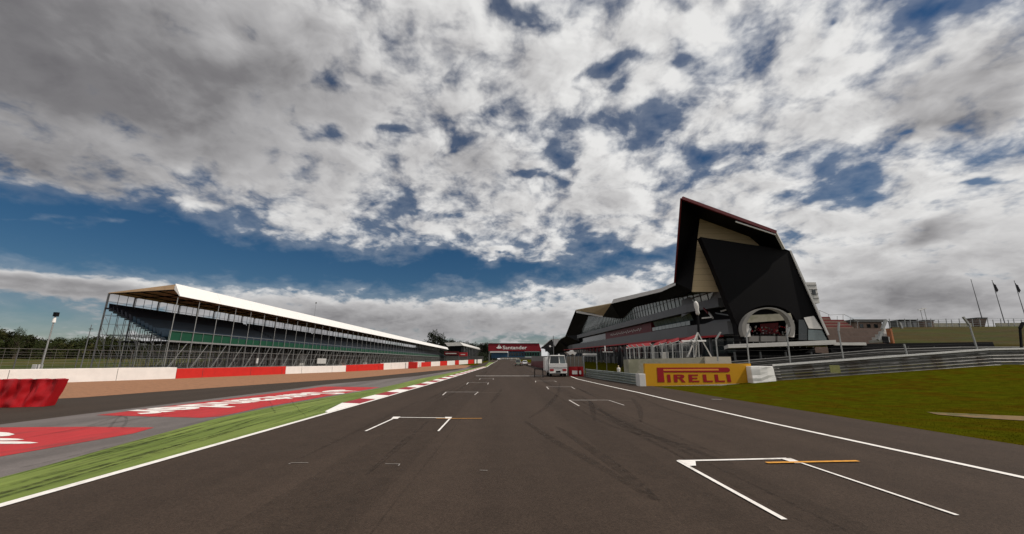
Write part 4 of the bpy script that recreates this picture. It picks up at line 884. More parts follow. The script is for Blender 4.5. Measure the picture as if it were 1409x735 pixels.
# terrace slab in front of the podium
SY = 55.5
def edge(x, y): return on_y(x, y, SY)
a, c = edge(1001.5, 474), edge(1150, 467.8)
b = MB(); z = 4.55
b.hexa([(a.x, SY, a.z-.5), (c.x, SY, c.z-.62), (c.x, 62, c.z-.62), (a.x+3, 62, a.z-.5)], [(a.x, SY, a.z), (c.x, SY, c.z), (c.x, 62, c.z), (a.x+3, 62, a.z)]); build(b, 'terrace_slab', M['off_white'], wing)
a2, c2 = edge(1150.2, 471), edge(1195, 469.8); b = MB(); b.box(a2.x, c2.x, SY+.4, 62, a2.z-.4, a2.z); build(b, 'terrace_slab', M['off_white'], wing)
b = MB(); b.box(32.5, 46.5, 58, 61.5, -1, 3.9); build(b, 'undercroft_wall', M['soft_black'], wing)
for xx in (1010, 1045, 1080, 1115, 1148): p = on_y(xx, 480, 56.5); b = MB(); b.bar((p.x, 56.5, .5), (p.x, 56.5, 4.0), .22); build(b, 'undercroft_column', M['dark_grey'], wing)
for xx in range(1008, 1140, 9): p = on_y(xx, 470, 56); b = MB(); b.bar((p.x, 55.8, 4.5), (p.x, 55.8, 5.35), .03); build(b, 'rail_post', M['steel'], wing)
b = MB(); p, q = on_y(1112, 412, 78), on_y(1122.5, 388.5, 78); b.box(p.x-3, q.x, 78, 84, on_y(1120, 417, 78).z, q.z); build(b, 'stair_tower', M['off_white'], wing)
for k in range(4): p = on_y(1116, 392+k*6, 77.98); b = MB(); b.box(p.x-1, q.x+.02, 77.9, 77.99, p.z-.06, p.z); build(b, 'stair_tower_joint', M['rail_dark'], wing)
b = MB(); b.box(46.1, 56.5, 72, 84, -1, on_y(1120, 417, 78).z-.01); build(b, 'rear_block', M['soft_black'], wing)
b = MB(); p = on_y(1120, 403, 77.9); b.box(p.x-.3, p.x+.35, 77.85, 77.95, p.z-.4, p.z+.6); build(b, 'stair_tower_window', M['dark_glass'], wing)

# ------------------------------------------------------------------ right side: board, guardrails, fence
LB, RB, LT, RT = on_y(888.5, 531.5, 42), on_y(1036, 531, 43.5), on_y(887, 500.3, 42), on_y(1033, 500.3, 43.5)
t = empty('advertising_board', (LB.x, 42, LB.z), 'long yellow trackside board with red Pirelli lettering', 'advertising board')
b = MB(); b.prism([LB, RB, RT, LT], (-.03, .35, 0)); build(b, 'panel', M['yellow'], t)
def BP(x, y, off=.03):                  # coordinates measured on the board's own print grid
    u = (x-152)/790; v = (402-y)/184; p = LB.lerp(RB, u).lerp(LT.lerp(RT, u), v); return p+Vector((0, -off, 0))
def letter(polys, name='letter', m='logo_red', off=.03):
    b = MB()
    for pl in polys: b.prism([BP(x, y, off) for x, y in pl], (0, .02, 0))
    return build(b, name, M[m], t, fix=True)
letter([[(238, 370), (288, 370), (284, 290), (284, 251), (238, 251)], [(284, 290), (740, 290), (765, 288), (776, 280), (778, 270), (774, 259), (760, 251), (284, 251)]])
letter([[(284, 278), (692, 276), (690, 262), (283, 264)]], 'letter_slot', 'slot', .04)
T0, B0 = 308, 370
letter([[(310, B0), (334, B0), (331, T0), (308, T0)]])
letter([[(358, B0), (383, B0), (381, T0), (356, T0)], [(381, T0), (418, T0), (430, 313), (434, 324), (428, 335), (414, 340), (381, 340), (381, 329), (404, 329), (408, 324), (404, 319), (381, 319)], [(396, 340), (414, 340), (440, B0), (414, B0)]])
letter([[(466, B0), (491, B0), (489, T0), (464, T0)], [(489, 319), (534, 319), (534, T0), (489, T0)], [(490, 344), (528, 344), (528, 333), (489, 333)], [(491, B0), (542, B0), (541, 358), (490, 358)]])
letter([[(572, B0), (598, B0), (595, T0), (569, T0)], [(597, B0), (642, B0), (641, 358), (597, 358)]]); letter([[(660, B0), (686, B0), (683, T0), (657, T0)], [(685, B0), (732, B0), (731, 358), (685, 358)]]); letter([[(752, B0), (780, B0), (774, T0), (746, T0)]])
b = MB(); g0 = terrain(LB.x, 42); g1 = terrain(RB.x, 43.5)
b.hexa([(LB.x-.1, 41.85, min(g0, LB.z-.3)-.1), (RB.x-.2, 43.35, g1-.1), (RB.x, 43.9, g1-.1), (LB.x, 42.4, g0-.1)], [LB+Vector((-.1, -.15, -.02)), RB+Vector((-.2, -.15, -.02)), RB+Vector((0, .3, -.02)), LB+Vector((0, .3, -.02))]); build(b, 'foot_strip', M['off_white'], t)
def block(x0, x1, y0, y1, Yq, dep, label, m='off_white', puff=.0, name='foam_block', cat='barrier block', taper=0):
    p, q = on_y(x0, y1, Yq), on_y(x1, y0, Yq); b = MB(); g = min(p.z, terrain(p.x, Yq)); w = q.x-p.x
    rings = []
    for k in range(7):
        f = k/6; z = g+(q.z-g)*f; r = taper*f; wob = puff*sin(k*2.4)
        rings.append([(p.x+wob, Yq+r+wob, z), (p.x+w*.33, Yq-puff*1.5+wob, z), (p.x+w*.66, Yq-puff-wob, z), (q.x-r-wob, Yq+r, z), (q.x-r, Yq+dep, z), (p.x, Yq+dep, z)])
    b.loft(rings); return build(b, name, M[m], bevel=.04, label=label, cat=cat)
block(880.8, 888, 514.5, 534, 41.6, 1.2, 'narrow white end block between the green grey guardrail and the yellow board')
block(1037, 1066, 504, 529, 42.5, 1.6, 'white wrapped upright block right of the yellow board', 'white', .025, taper=.12)
block(1063, 1074, 505, 526.5, 43.2, 1.2, 'slim pale grey block joining the white block to the long guardrail', 'off_white', .03, taper=.1)
def guardrail(pts, n_rails, z_lo, z_hi, m, label, top_m=None, post_step=2.0, name='guardrail', tops=None):
    """pts: ground line XY; rails are folded W beams"""
    P = [Vector(p) for p in pts]; t = empty(name, (P[0].x, P[0].y, terrain(P[0].x, P[0].y)), label, 'guardrail')
    def gz_(p): return terrain(p.x, p.y)
    dz = (z_hi-z_lo)/n_rails
    for k in range(n_rails):
        for a, c in zip(P, P[1:]):
            d = (c-a).normalized(); nn = Vector((d.y, -d.x)); rings = []
            for p in (a+d*.01, c-d*.01):
                g = gz_(p)+z_lo+k*dz; prof = [(0, 0), (.09, dz*.08), (.02, dz*.30), (.02, dz*.52), (.09, dz*.72), (0, dz*.86), (-.03, dz*.86), (-.03, 0)]
                rings.append([(p.x+nn.x*o, p.y+nn.y*o, g+z) for o, z in prof])
            b = MB(); b.loft(rings); build(b, 'rail', m, t)
    if top_m:
        b = MB()
        for a, c in zip(P, P[1:]): b.bar((a.x, a.y, gz_(a)+z_hi+.03), (c.x, c.y, gz_(c)+z_hi+.03), .24, .17)
        build(b, 'top_cap', top_m, t)
    tot = 0; pm_ = MB(); pm_.box(-.06, .06, .06, .2, -.1, z_hi); pme = pm_.mesh('post', M['rail_dark']); bm_ = MB(); bm_.tube((0, -.12, 0), (0, -.07, 0), .05, n=6); bme = bm_.mesh('bolt', M['tyre'])
    for a, c in zip(P, P[1:]):
        L = (c-a).length; k = 0
        while k*post_step < L:
            p = a+(c-a)*(k*post_step/L); o = bpy.data.objects.new('post', pme); COL.objects.link(o); o.parent = t; o.location = Vector((p.x, p.y, gz_(p)))-t.location
            o.rotation_euler = (0, 0, atan2((c-a).y, (c-a).x)); k += 1
    return t
def bary(x, y):                         # ground point on the bank seen at a pixel
    return ground(x, y)
right_line = [on_y(1073, 526.7, 43.4)]; 
pr = [(Vector((28.9, 43.0))), Vector((34, 42.2)), Vector((39, 41.3)), Vector((44, 40.4)), Vector((49, 39.6)), Vector((54, 39)), Vector((62, 38.0)), Vector((72, 37))]
guardrail(pr, 5, .0, 1.55, M['rail'], 'long grey steel guardrail with white top edge around the right hand grass', M['rail_top'])
b = MB(); p = on_y(1149, 507.5, 40.3); b.box(p.x-.5, p.x+.5, 40.28, 40.36, p.z-.4, p.z+.35); build(b, 'faded_notice', mat('faded_yellow_green', (.20, .20, .07), .7, .2, 4), label='faded yellow green square notice fixed to the long guardrail', cat='notice')
pl_ = [Vector((14.45, 43.5)), Vector((13.9, 48)), Vector((13.4, 53)), Vector((12.9, 58)), Vector((12.6, 62.5))]
guardrail(pl_[::-1], 4, .02, 1.22, M['rail_green'], 'green grey guardrail running from the red boards to the yellow board', None)
guardrail([Vector((26.5, 50.5)), Vector((33, 50.2)), Vector((40, 49.6)), Vector((47, 48.8)), Vector((56, 48)), Vector((70, 47))], 4, .2, 2.05, M['rail_dark'], 'dark weathered guardrail under the terrace of the black building', None, 3.0)
# black wall behind the guardrail
b = MB(); p, q = on_y(1142, 473.8, 56), on_y(1366, 470.5, 58); b.hexa([(p.x, 56, 0), (q.x+.8, 58, 0), (q.x+.8, 58.5, 0), (p.x, 56.5, 0)], [(p.x, 56, p.z), (q.x, 58, q.z), (q.x, 58.5, q.z), (p.x, 56.5, p.z)])
build(b, 'black_wall', M['soft_black'], label='long black low wall in front of the brown grass bank', cat='wall')
# cranked catch fence behind the guardrail
cf2 = empty('catch_fence', (40, 44, 1.5), 'catch fence of bent pale posts behind the guardrails on the right', 'fence')
for pts, Yq, w in (([(991.5, 457), (985, 467), (988, 497)], 46, .16), ([(1032.7, 452.4), (1027.2, 462.6), (1031.5, 507)], 45, .15), ([(1086.4, 450.4), (1083, 461.2), (1088.5, 507)], 44.5, .15), ([(1154.3, 443.7), (1153.8, 455.3), (1161.5, 500)], 43, .15),
                   ([(1244, 473.4), (1249, 492)], 42, .12), ([(1325, 436), (1334, 447.6), (1346, 485)], 40.5, .16), ([(1408, 444), (1403.5, 452), (1406, 485)], 39.5, .2)):
    P = [on_y(x, y, Yq) for x, y in pts]; b = MB()
    for a, c in zip(P, P[1:]): b.bar(a, c, w if a is P[0] else w*.72)
    build(b, 'post', M['steel'] if Yq > 39.8 else M['soft_black'], cf2)
b = MB()
for z in (3.2, 3.8, 4.4, 5.0, 5.5): b.bar((24, 46, z), (31.5, 44, z), .012); b.bar((31.5, 44.5, z), (46, 42, z+.5), .012); b.bar((46, 42, z+.5), (55, 39.5, z+.8), .012)
build(b, 'fence_wire', M['mesh'], cf2, kind='stuff', fix=False)
# curved pale blade sign and steps with orange side
t = empty('concrete_steps', on_y(1218, 472, 66), 'pale stepped block with orange side and leaning poles by the bank', 'steps'); 
for k in range(5):
    p = on_y(1215+k*.6, 471-k*3.9, 66+k*.5); q = on_y(1224, 471-k*3.9-3.7, 66+k*.5); b = MB(); b.box(p.x, q.x, 66+k*.5, 68.6, p.z, q.z); build(b, 'step', M['off_white'], t)
p, q = on_y(1224.3, 472, 66), on_y(1228.5, 452, 66); b = MB(); b.box(q.x-.28, q.x, 66.2, 67.0, p.z-1, q.z); build(b, 'side_wall', M['stair'], t)
b = MB(); p = on_y(1219.5, 472, 65.9); b.box(p.x-.5, p.x+.5, 65.85, 65.98, p.z, p.z+1.1); build(b, 'doorway', M['soft_black'], t)
b = MB(); b.bar(on_y(1219, 440, 65), on_y(1214, 453, 65), .35); b.bar(on_y(1213, 457, 65), on_y(1208, 468, 65), .35); b.bar(on_y(1238, 444, 70), on_y(1241, 452, 70), .3); build(b, 'leaning_pole', M['steel'], t)

# ------------------------------------------------------------------ pit area between track and building
for k, (x0, x1, lb) in enumerate(((783, 793, 'left one of two red boards with white panel behind the service truck'), (793.3, 802.5, 'right one of two red boards beside the green grey guardrail'))):
    p, q = on_y(x0, 520, 64), on_y(x1, 504.5, 64-(k*1)); t = empty('red_board', (p.x, 64, terrain(p.x, 64)), lb, 'board', 'red boards at the pit exit')
    b = MB(); b.hexa([(p.x, 64, .2), (q.x, 63, .2), (q.x, 63.3, .2), (p.x, 64.3, .2)], [(p.x, 64, q.z), (q.x, 63, q.z), (q.x, 63.3, q.z), (p.x, 64.3, q.z)]); build(b, 'panel', M['red'], t)
    b = MB(); w = q.x-p.x; b.box(p.x+w*.28, p.x+w*.95 if k == 0 else p.x+w*.6, 62.9, 62.96, .75, 1.3); build(b, 'white_panel', M['off_white'], t)
t = empty('netting_fence', (on_y(790, 505, 66).x, 66, .3), 'tan netting fence panel above the red boards', 'fence')
p, q = on_y(780, 506, 66), on_y(801, 490.5, 66); b = MB(); b.box(p.x, q.x, 66, 66.05, .4, q.z); build(b, 'netting', M['mesh_tan'], t)
for k in range(5): X = p.x+(q.x-p.x)*k/4; b = MB(); b.bar((X, 65.95, .2), (X, 65.95, q.z+.1), .06); build(b, 'post', M['steel'], t)
t = empty('netting_fence', (on_y(735, 505, 90).x, 90, .6), 'dark netting fence and red skirt along the right edge beyond the truck', 'fence')
p, q = on_y(727, 503, 150), on_y(750, 506, 80); zt = lambda v, yy: on_y(700, yy, v.y).z
b = MB(); b.hexa([(p.x+1, 150, 1), (q.x+3, 80, .4), (q.x+3.1, 80, .4), (p.x+1.1, 150, 1)], [(p.x+1, 150, zt(p, 497)), (q.x+3, 80, zt(q, 497)), (q.x+3.1, 80, zt(q, 497)), (p.x+1.1, 150, zt(p, 497))]); build(b, 'red_skirt', M['dark_red'], t)
b = MB(); b.hexa([(p.x+1.2, 150, zt(p, 498)), (q.x+3.2, 80, zt(q, 498)), (q.x+3.3, 80, zt(q, 498)), (p.x+1.3, 150, zt(p, 498))], [(p.x+1.2, 150, zt(p, 490)), (q.x+3.2, 80, zt(q, 490)), (q.x+3.3, 80, zt(q, 490)), (p.x+1.3, 150, zt(p, 490))]); build(b, 'netting', M['mesh'], t)
# white frame shelter
t = empty('frame_shelter', (on_y(812, 505, 72).x, 72, .6), 'white portal frame with pale top beam on the grass', 'frame')
p, q = on_y(803.5, 505, 72), on_y(820.5, 490, 72)
b = MB(); b.bar((p.x, 72, .4), (p.x, 72, q.z), .16); build(b, 'post', M['steel'], t); b = MB(); b.bar((q.x, 72, .4), (q.x, 72, q.z), .16); build(b, 'post', M['steel'], t); b = MB(); zz = on_y(810, 487.8, 72).z; b.box(p.x-.1, q.x+.1, 71.9, 72.3, zz-.15, zz+.2); build(b, 'top_beam', M['off_white'], t)
b = MB(); b.bar((p.x, 72, q.z), (q.x, 72, q.z), .1); build(b, 'lower_beam', M['steel'], t)
# white star shaped canopy roof top
t = empty('white_canopy', on_y(786, 488, 80), 'small white pointed canopy roof behind the service truck', 'canopy')
P = [on_y(x, y, 80) for x, y in ((779, 484.3), (786, 483.6), (788, 481.5), (790, 484), (793.5, 485.5), (791, 488.8), (788, 487), (784, 488.6), (782, 486.5))]
b = MB(); b.prism(P, (0, 3, .0)); build(b, 'roof', M['off_white'], t); b = MB(); b.bar(P[4]+Vector((-.3, 1, -.4)), Vector((P[4].x-.3, 81, .5)), .1); b.bar(P[0]+Vector((.5, 1, -.2)), Vector((P[0].x+.5, 81, .5)), .1); build(b, 'pole', M['steel'], t)
# lamp pole in front of the far end
t = empty('lamp_pole', (on_y(761.5, 505, 110).x, 110, 1), 'thin grey pole with round white lamp before the far roof tip', 'lamp pole')
p = on_y(761.5, 490, 110); b = MB(); b.tube((p.x, 110, 1), on_y(761.3, 462, 110), .16, .08); build(b, 'pole', M['dark_steel'], t); c = on_y(757, 476.5, 109.8); b = MB(); b.tube(c, c+Vector((0, .2, 0)), .27, n=14); build(b, 'lamp_head', M['white'], t); b = MB(); b.bar(c+Vector((0, .1, 0)), on_y(761.5, 477, 110), .1); build(b, 'arm', M['dark_steel'], t)
# T shaped sign stand and folded parasols
t = empty('sign_stand', (on_y(834.5, 508, 55).x, 55, .5), 'thin dark stand with white cross bar and small upright flag', 'stand')
p = on_y(834.5, 508, 55); b = MB(); b.bar((p.x, 55, .2), on_y(834.5, 484.5, 55), .06); build(b, 'pole', M['dark_steel'], t); b = MB(); b.bar(on_y(829, 484.3, 55), on_y(843.5, 484.3, 55), .12, .08); build(b, 'cross_bar', M['off_white'], t)
b = MB(); b.bar(on_y(832.3, 476, 55), on_y(832.8, 483.5, 55), .12); build(b, 'flag', M['white'], t)
def parasol(x, y0, y1, Yq, label, lean=0, w=.32):
    p = on_y(x, y1, Yq); q = on_y(x+lean, y0, Yq); t = empty('folded_parasol', (p.x, Yq, terrain(p.x, Yq)), label, 'parasol', 'dark folded parasols in the pit area'); rings = []
    for k in range(9):
        f = k/8; c = p.lerp(q, .12+.88*f); r = w*(.55+.6*sin(pi*min(1, f*.8+.18)))*(1-.75*f**3); rings.append([(c.x+r*cos(a)*(1+.2*(j % 2)), c.y+r*sin(a)*(1+.2*(j % 2)), c.z) for j, a in enumerate([2*pi*i/12 for i in range(12)])])
    b = MB(); b.loft(rings); build(b, 'canopy', M['soft_black'], t); b = MB(); b.tube((p.x, Yq, terrain(p.x, Yq)), q+Vector((0, 0, .25)), .05, n=6); build(b, 'pole', M['dark_steel'], t); return t
parasol(853.5, 478.5, 509, 58, 'dark folded parasol on the grass left of the concrete block'); parasol(963, 464, 491, 51, 'dark folded parasol inside the white tripod frame')
p = on_y(850.8, 502, 57); t = empty('person', (p.x, 57, terrain(p.x, 57)), 'small distant person in a white top and dark trousers on the grass', 'person')
g = terrain(p.x, 57)
me_p = MB(); ringsP = []
for z, w, d in ((.0, .05, .07), (.08, .06, .07), (.45, .07, .08), (.85, .1, .1)): pass
def limb(mb, pts, rs, n=8):
    rings = []
    for (c, r) in zip(pts, rs): rings.append([(c[0]+r*cos(2*pi*i/n), c[1]+r*sin(2*pi*i/n), c[2]) for i in range(n)])
    mb.loft(rings)
x0 = p.x
b = MB(); limb(b, [(x0, 57, g+.9), (x0, 57, g+1.05), (x0, 57, g+1.4), (x0, 57, g+1.5), (x0, 57, g+1.55), (x0, 57, g+1.62), (x0, 57, g+1.72), (x0, 57, g+1.8)], [.15, .16, .2, .15, .06, .085, .1, .04]); limb(b, [(x0-.22, 57, g+.85), (x0-.23, 57, g+1.1), (x0-.2, 57, g+1.43)], [.035, .045, .06]); limb(b, [(x0+.22, 57, g+.85), (x0+.23, 57, g+1.1), (x0+.2, 57, g+1.43)], [.035, .045, .06]); limb(b, [(x0-.1, 57, g), (x0-.1, 57, g+.45), (x0-.09, 57, g+.9)], [.05, .06, .09]); limb(b, [(x0+.1, 57, g), (x0+.1, 57, g+.45), (x0+.09, 57, g+.9)], [.05, .06, .09])
build(b, 'body', M['tan'], t, smooth=True)
b = MB(); limb(b, [(x0, 57, g+.88), (x0, 57, g+1.05), (x0, 57, g+1.4), (x0, 57, g+1.5)], [.18, .19, .23, .17], 10); build(b, 'shirt', M['white'], t)
b = MB(); limb(b, [(x0-.1, 57, g+.05), (x0-.1, 57, g+.45), (x0-.09, 57, g+.92)], [.07, .08, .11]); limb(b, [(x0+.1, 57, g+.05), (x0+.1, 57, g+.45), (x0+.09, 57, g+.92)], [.07, .08, .11]); build(b, 'trousers', M['soft_black'], t)
# concrete block with fence, awnings, tripod
t = empty('concrete_block', (on_y(930, 500, 48).x, 48, .5), 'long tan concrete block behind the yellow board', 'concrete block')
p, q = on_y(864.5, 494.5, 48), on_y(968, 492, 48); b = MB(); b.hexa([(p.x, 48, -.1), (q.x, 48, -.1), (q.x, 50, -.1), (p.x, 50, -.1)], [(p.x, 48, p.z), (q.x, 48, q.z), (q.x, 50, q.z), (p.x, 50, p.z)]); build(b, 'block', M['concrete'], t)
q2 = on_y(1003.5, 491, 48); b = MB(); b.box(q.x+.02, q2.x, 47.7, 50, 0, q2.z); build(b, 'pale_end_block', M['pale_concrete'], t)
t = empty('mesh_fence', (on_y(905, 490, 49).x, 49, 2.5), 'grey tubular fence with bent posts on top of the concrete block', 'fence')
def ft(x): return 478.5-(x-866)*.08
for x in (866, 872, 878.5, 887, 897.6, 910.7, 925, 938, 954, 961):
    a, c, e = on_y(x+1, 493.5, 49), on_y(x, ft(x), 49), on_y(x-3.5, ft(x)-3, 48.8); b = MB(); b.bar(a, c, .11); b.bar(c, e, .1); build(b, 'post', M['steel'], t)
b = MB(); b.bar(on_y(864, 478.5, 49), on_y(962, 471, 49), .08); b.bar(on_y(864, 486, 49), on_y(962, 483, 49), .03)
for k in range(20): x = 866+k*4.9; b.bar(on_y(x, 493, 49.1), on_y(x, ft(x), 49.1), .02)
build(b, 'rail', M['steel'], t, fix=False)
for k, (x0, y0, x1, y1, lb) in enumerate(((862, 477, 896, 473.5, 'long low red awning at the left end of the mesh fence'), (899, 474.5, 917, 469, 'small red awning above the middle of the mesh fence'), (916, 472, 934, 466.5, 'red awning between the smaller one and the largest'), (935, 470.5, 961, 461.5, 'largest red awning beside the white tripod frame'))):
    a, c = on_y(x0, y0+2.5, 53), on_y(x1, y1+2.5, 53); a1, c1 = on_y(x0+3, y0-1.5, 55), on_y(x1, y1-1.0, 55); t = empty('red_awning', (a.x, 53, 2), lb, 'awning', 'red awnings behind the mesh fence')
    b = MB(); b.prism([a, c, c1, a1], (0, .1, .12)); build(b, 'canopy', M['awning'], t)
    b = MB(); b.bar(a, c, .08); b.bar(a, a1, .14); build(b, 'edge_bar', M['off_white'], t, fix=False)
    b = MB(); b.bar(a, (a.x, 53, .5), .07); build(b, 'pole', M['steel'], t); b = MB(); b.bar(c, (c.x, 53, .5), .07); build(b, 'pole', M['steel'], t)
t = empty('tripod_frame', on_y(961, 491, 50), 'white tripod frame with long white cross bar on the concrete block', 'frame')
ap = on_y(960, 457.5, 50)
for x, y, Yq in ((979, 491.5, 49.5), (946, 491.5, 49.8), (957, 491.5, 51)): b = MB(); b.bar(ap, on_y(x, y, Yq), .14); build(b, 'leg', M['off_white'], t)
b = MB(); b.bar(on_y(938, 469.3, 49.3), on_y(971, 469, 49.3), .22, .18); build(b, 'cross_bar', M['white'], t); b = MB(); b.bar(on_y(940, 475, 49.4), on_y(962, 474, 49.4), .12); build(b, 'lower_bar', M['steel'], t)
t = empty('camera_mast', on_y(962, 492, 52), 'dark mast carrying a pale shiny camera housing before the grey facade', 'mast')
b = MB(); b.tube(on_y(963.5, 492, 52), on_y(960, 432, 52), .22, .13); build(b, 'mast', M['soft_black'], t); b = MB(); rings = []
for f, r in ((0, .12), (.15, .26), (.4, .22), (.6, .30), (.85, .28), (1, .1)):
    c = on_y(960.5, 434, 52).lerp(on_y(957, 414.5, 52), f); rings.append([(c.x+r*cos(a), c.y+r*sin(a), c.z) for a in [2*pi*i/10 for i in range(10)]])
b.loft(rings); build(b, 'camera_housing', M['off_white'], t, smooth=True)
# equipment seen through the fence
for k, (x, mm) in enumerate(((902, 'dark_grey'), (916, 'off_white'), (945, 'rail_dark'))):
    p = on_y(x, 492, 56); t = empty('equipment_case', (p.x, 56, terrain(p.x, 56)), ['dark grey wheeled case left behind the mesh fence', 'pale wheeled case at the middle behind the mesh fence', 'blackish wheeled case near the tripod behind the mesh fence'][k], 'case', 'equipment cases behind the mesh fence')
    zt_ = on_y(x, 485, 56).z-terrain(p.x, 56); b = MB(); b.box(-.45, .45, 0, .7, .12, zt_); build(b, 'case', M[mm], t, local=True, bevel=.04)
    for xx in (-.35, .35): b = MB(); b.tube((xx-.04, .1, .06), (xx+.04, .1, .06), .06, n=8); build(b, 'castor', M['tyre'], t, local=True)
    b = MB(); b.box(-.1, .1, -.05, -.004, zt_*.6, zt_*.7); build(b, 'handle', M['soft_black'], t, local=True)

# ------------------------------------------------------------------ right hand bank, seats, fence, flags
YB = 92
crest_px = [(1200, 451), (1228, 450.8), (1300, 450), (1409, 449), (1480, 448)]
b = MB(); rows = []
for x in range(1227, 1700, 18):
    top = on_y(x, 450.8-(x-1228)*.008+.25*sin(x*.7), YB); lo = on_y(x, 474, 70); mid = top.lerp(lo, .5)+Vector((0, 0, .2*sin(x*.3)))
    rows.append([(lo.x, 66, .5), tuple(lo), tuple(mid), tuple(top), (top.x+4, YB+14, top.z-.1), (top.x+20, YB+60, 1)])
for i in range(len(rows)-1):
    for j in range(5): b.add([rows[i][j], rows[i+1][j], rows[i+1][j+1], rows[i][j+1]], [(0, 1, 2, 3)])
build(b, 'grass_bank', mat('dry_bank_grass', (.042, .031, .006), 1, .3, .8, .6, 12, col2=(.034, .036, .005), c2=(.42, .6), spec=.1, stretch=(.2, .6, 2)), kind='structure', smooth=True)
t = empty('rail_fence', on_y(1300, 450, YB+1), 'thin post and wire fence along the top of the grass bank', 'fence')
for k in range(22):
    x = 1225+k*9.5+(k % 3); a, c = on_y(x, 450.5, YB+.5), on_y(x-1.5, 438.5+(k % 2)*1.5, YB+.5); b = MB(); b.bar(a-Vector((0, 0, .5)), c, .11); build(b, 'post', M['steel'], t)
b = MB()
for dy in (0, 3, 6, 9): b.bar(on_y(1222, 440+dy, YB+.5), on_y(1440, 438+dy, YB+.5), .05)
build(b, 'wire', M['pale_glass'], t, fix=False)
b = MB(); a, c = on_y(1222, 449.6, YB+.7), on_y(1440, 440.2, YB+.7); b.box(a.x, c.x, YB+.7, YB+.74, a.z, c.z)
# wind-break panels behind the fence
for k in range(8):
    x0 = 1286+k*17; p, q = on_y(x0, 449.8, YB+1.2), on_y(x0+16.5, 444.5, YB+1.2)
    if 1342 < x0+8 < 1365: continue
    b = MB(); b.box(p.x, q.x, YB+1.2, YB+1.3, p.z-.2, q.z); build(b, 'windbreak_panel', M['concrete'], t)
for (x0, y0, x1, y1, nm, mm, lb, ct) in ((1240, 441, 1261, 450.5, 'shipping_container', 'rail_dark', 'dark grey container at the left end of the bank fence', 'container'), (1272, 441.5, 1284.5, 450.5, 'kiosk', 'brick', 'small maroon kiosk below the two lamp posts', 'kiosk')):
    p, q = on_y(x0, y1, YB+3), on_y(x1, y0, YB+3); t = empty(nm, (p.x, YB+3, p.z-.3), lb, ct); b = MB(); b.box(p.x, q.x, YB+3, YB+6, p.z-.4, q.z); build(b, 'body', M[mm], t, bevel=.05)
    b = MB(); b.box(p.x-.15, q.x+.15, YB+2.8, YB+6.1, q.z, q.z+.15); build(b, 'roof', M['soft_black'], t)
    for j in range(3 if nm == 'shipping_container' else 1): xx = p.x+(q.x-p.x)*(j+.5)/(3 if nm == 'shipping_container' else 1); b = MB(); b.box(xx-.4, xx+.4, YB+2.93, YB+2.99, p.z, q.z-.4); build(b, 'door', M['dark_steel'], t)
p = on_y(1351, 449.5, YB+2); q = on_y(1351, 438.5, YB+2); t = empty('planter_bin', (p.x, YB+2, p.z), 'dark flared bin at the foot of the bare flagpole', 'bin')
b = MB(); b.hexa([(p.x-.75, YB+2, p.z), (p.x+.75, YB+2, p.z), (p.x+.75, YB+3.5, p.z), (p.x-.75, YB+3.5, p.z)], [(p.x-1.25, YB+1.5, q.z), (p.x+1.25, YB+1.5, q.z), (p.x+1.25, YB+4, q.z), (p.x-1.25, YB+4, q.z)]); build(b, 'tub', M['brick'], t); b = MB(); b.box(p.x-1.35, p.x+1.35, YB+1.4, YB+4.1, q.z, q.z+.2); build(b, 'rim', M['soft_black'], t)
for k, (x0, y0, x1, y1, fl_, lb) in enumerate(((1335.5, 385.5, 1353, 442, False, 'bare flagpole without a flag, left of the two black flags'), (1365, 386.5, 1384, 449, True, 'flagpole with furled black flag, middle of three poles'), (1395, 387, 1416, 450, True, 'flagpole with black flag at the right edge of the picture'))):
    p, q = on_y(x1, y1, YB+4), on_y(x0, y0, YB+4); p.x = q.x = (p.x+q.x)/2; t = empty('flagpole', (p.x, YB+4, p.z-.5), lb, 'flagpole', 'flagpoles on the bank')
    b = MB(); b.tube(p-Vector((0, 0, .5)), q, .11, .05); build(b, 'pole', M['dark_steel'], t); b = MB(); b.tube(q, q+Vector((0, 0, .15)), .1, n=6); build(b, 'finial', M['steel'], t)
    if fl_:
        b = MB(); vs = []
        for j in range(8):
            z = q.z-.4-j*.34; w = [.15, .5, .65, .7, .8, .75, .55, .3][j]; sgn = .12*sin(j*1.6); vs += [(q.x+.05, YB+4, z), (q.x+w*.55, YB+3.9+sgn, z-.15), (q.x+w, YB+4-sgn, z-.35)]
        b.add(vs, [(j*3+i, j*3+i+1, j*3+i+4, j*3+i+3) for j in range(7) for i in range(2)]); o = build(b, 'flag', M['flag'], t, smooth=True); sm = o.modifiers.new('thick', 'SOLIDIFY'); sm.thickness = .03
for (x0, y0, x1, y1, lb) in ((1266.5, 427, 1271, 450, 'shorter lamp post left of the taller one on the bank'), (1271.5, 425, 1276.5, 443, 'taller lamp post with white head above the maroon kiosk')):
    p, q = on_y(x1, y1, YB+5), on_y(x0, y0, YB+5); p.x = q.x; t = empty('lamp_post', (p.x, YB+5, p.z-1), lb, 'lamp post', 'lamp posts on the bank'); b = MB(); b.tube(p-Vector((0, 0, 1)), q, .08, .05, 6); build(b, 'pole', M['steel'], t)
    b = MB(); b.box(q.x-.6, q.x+.5, YB+4.85, YB+5.15, q.z, q.z+.18); build(b, 'lamp_head', M['white'], t)
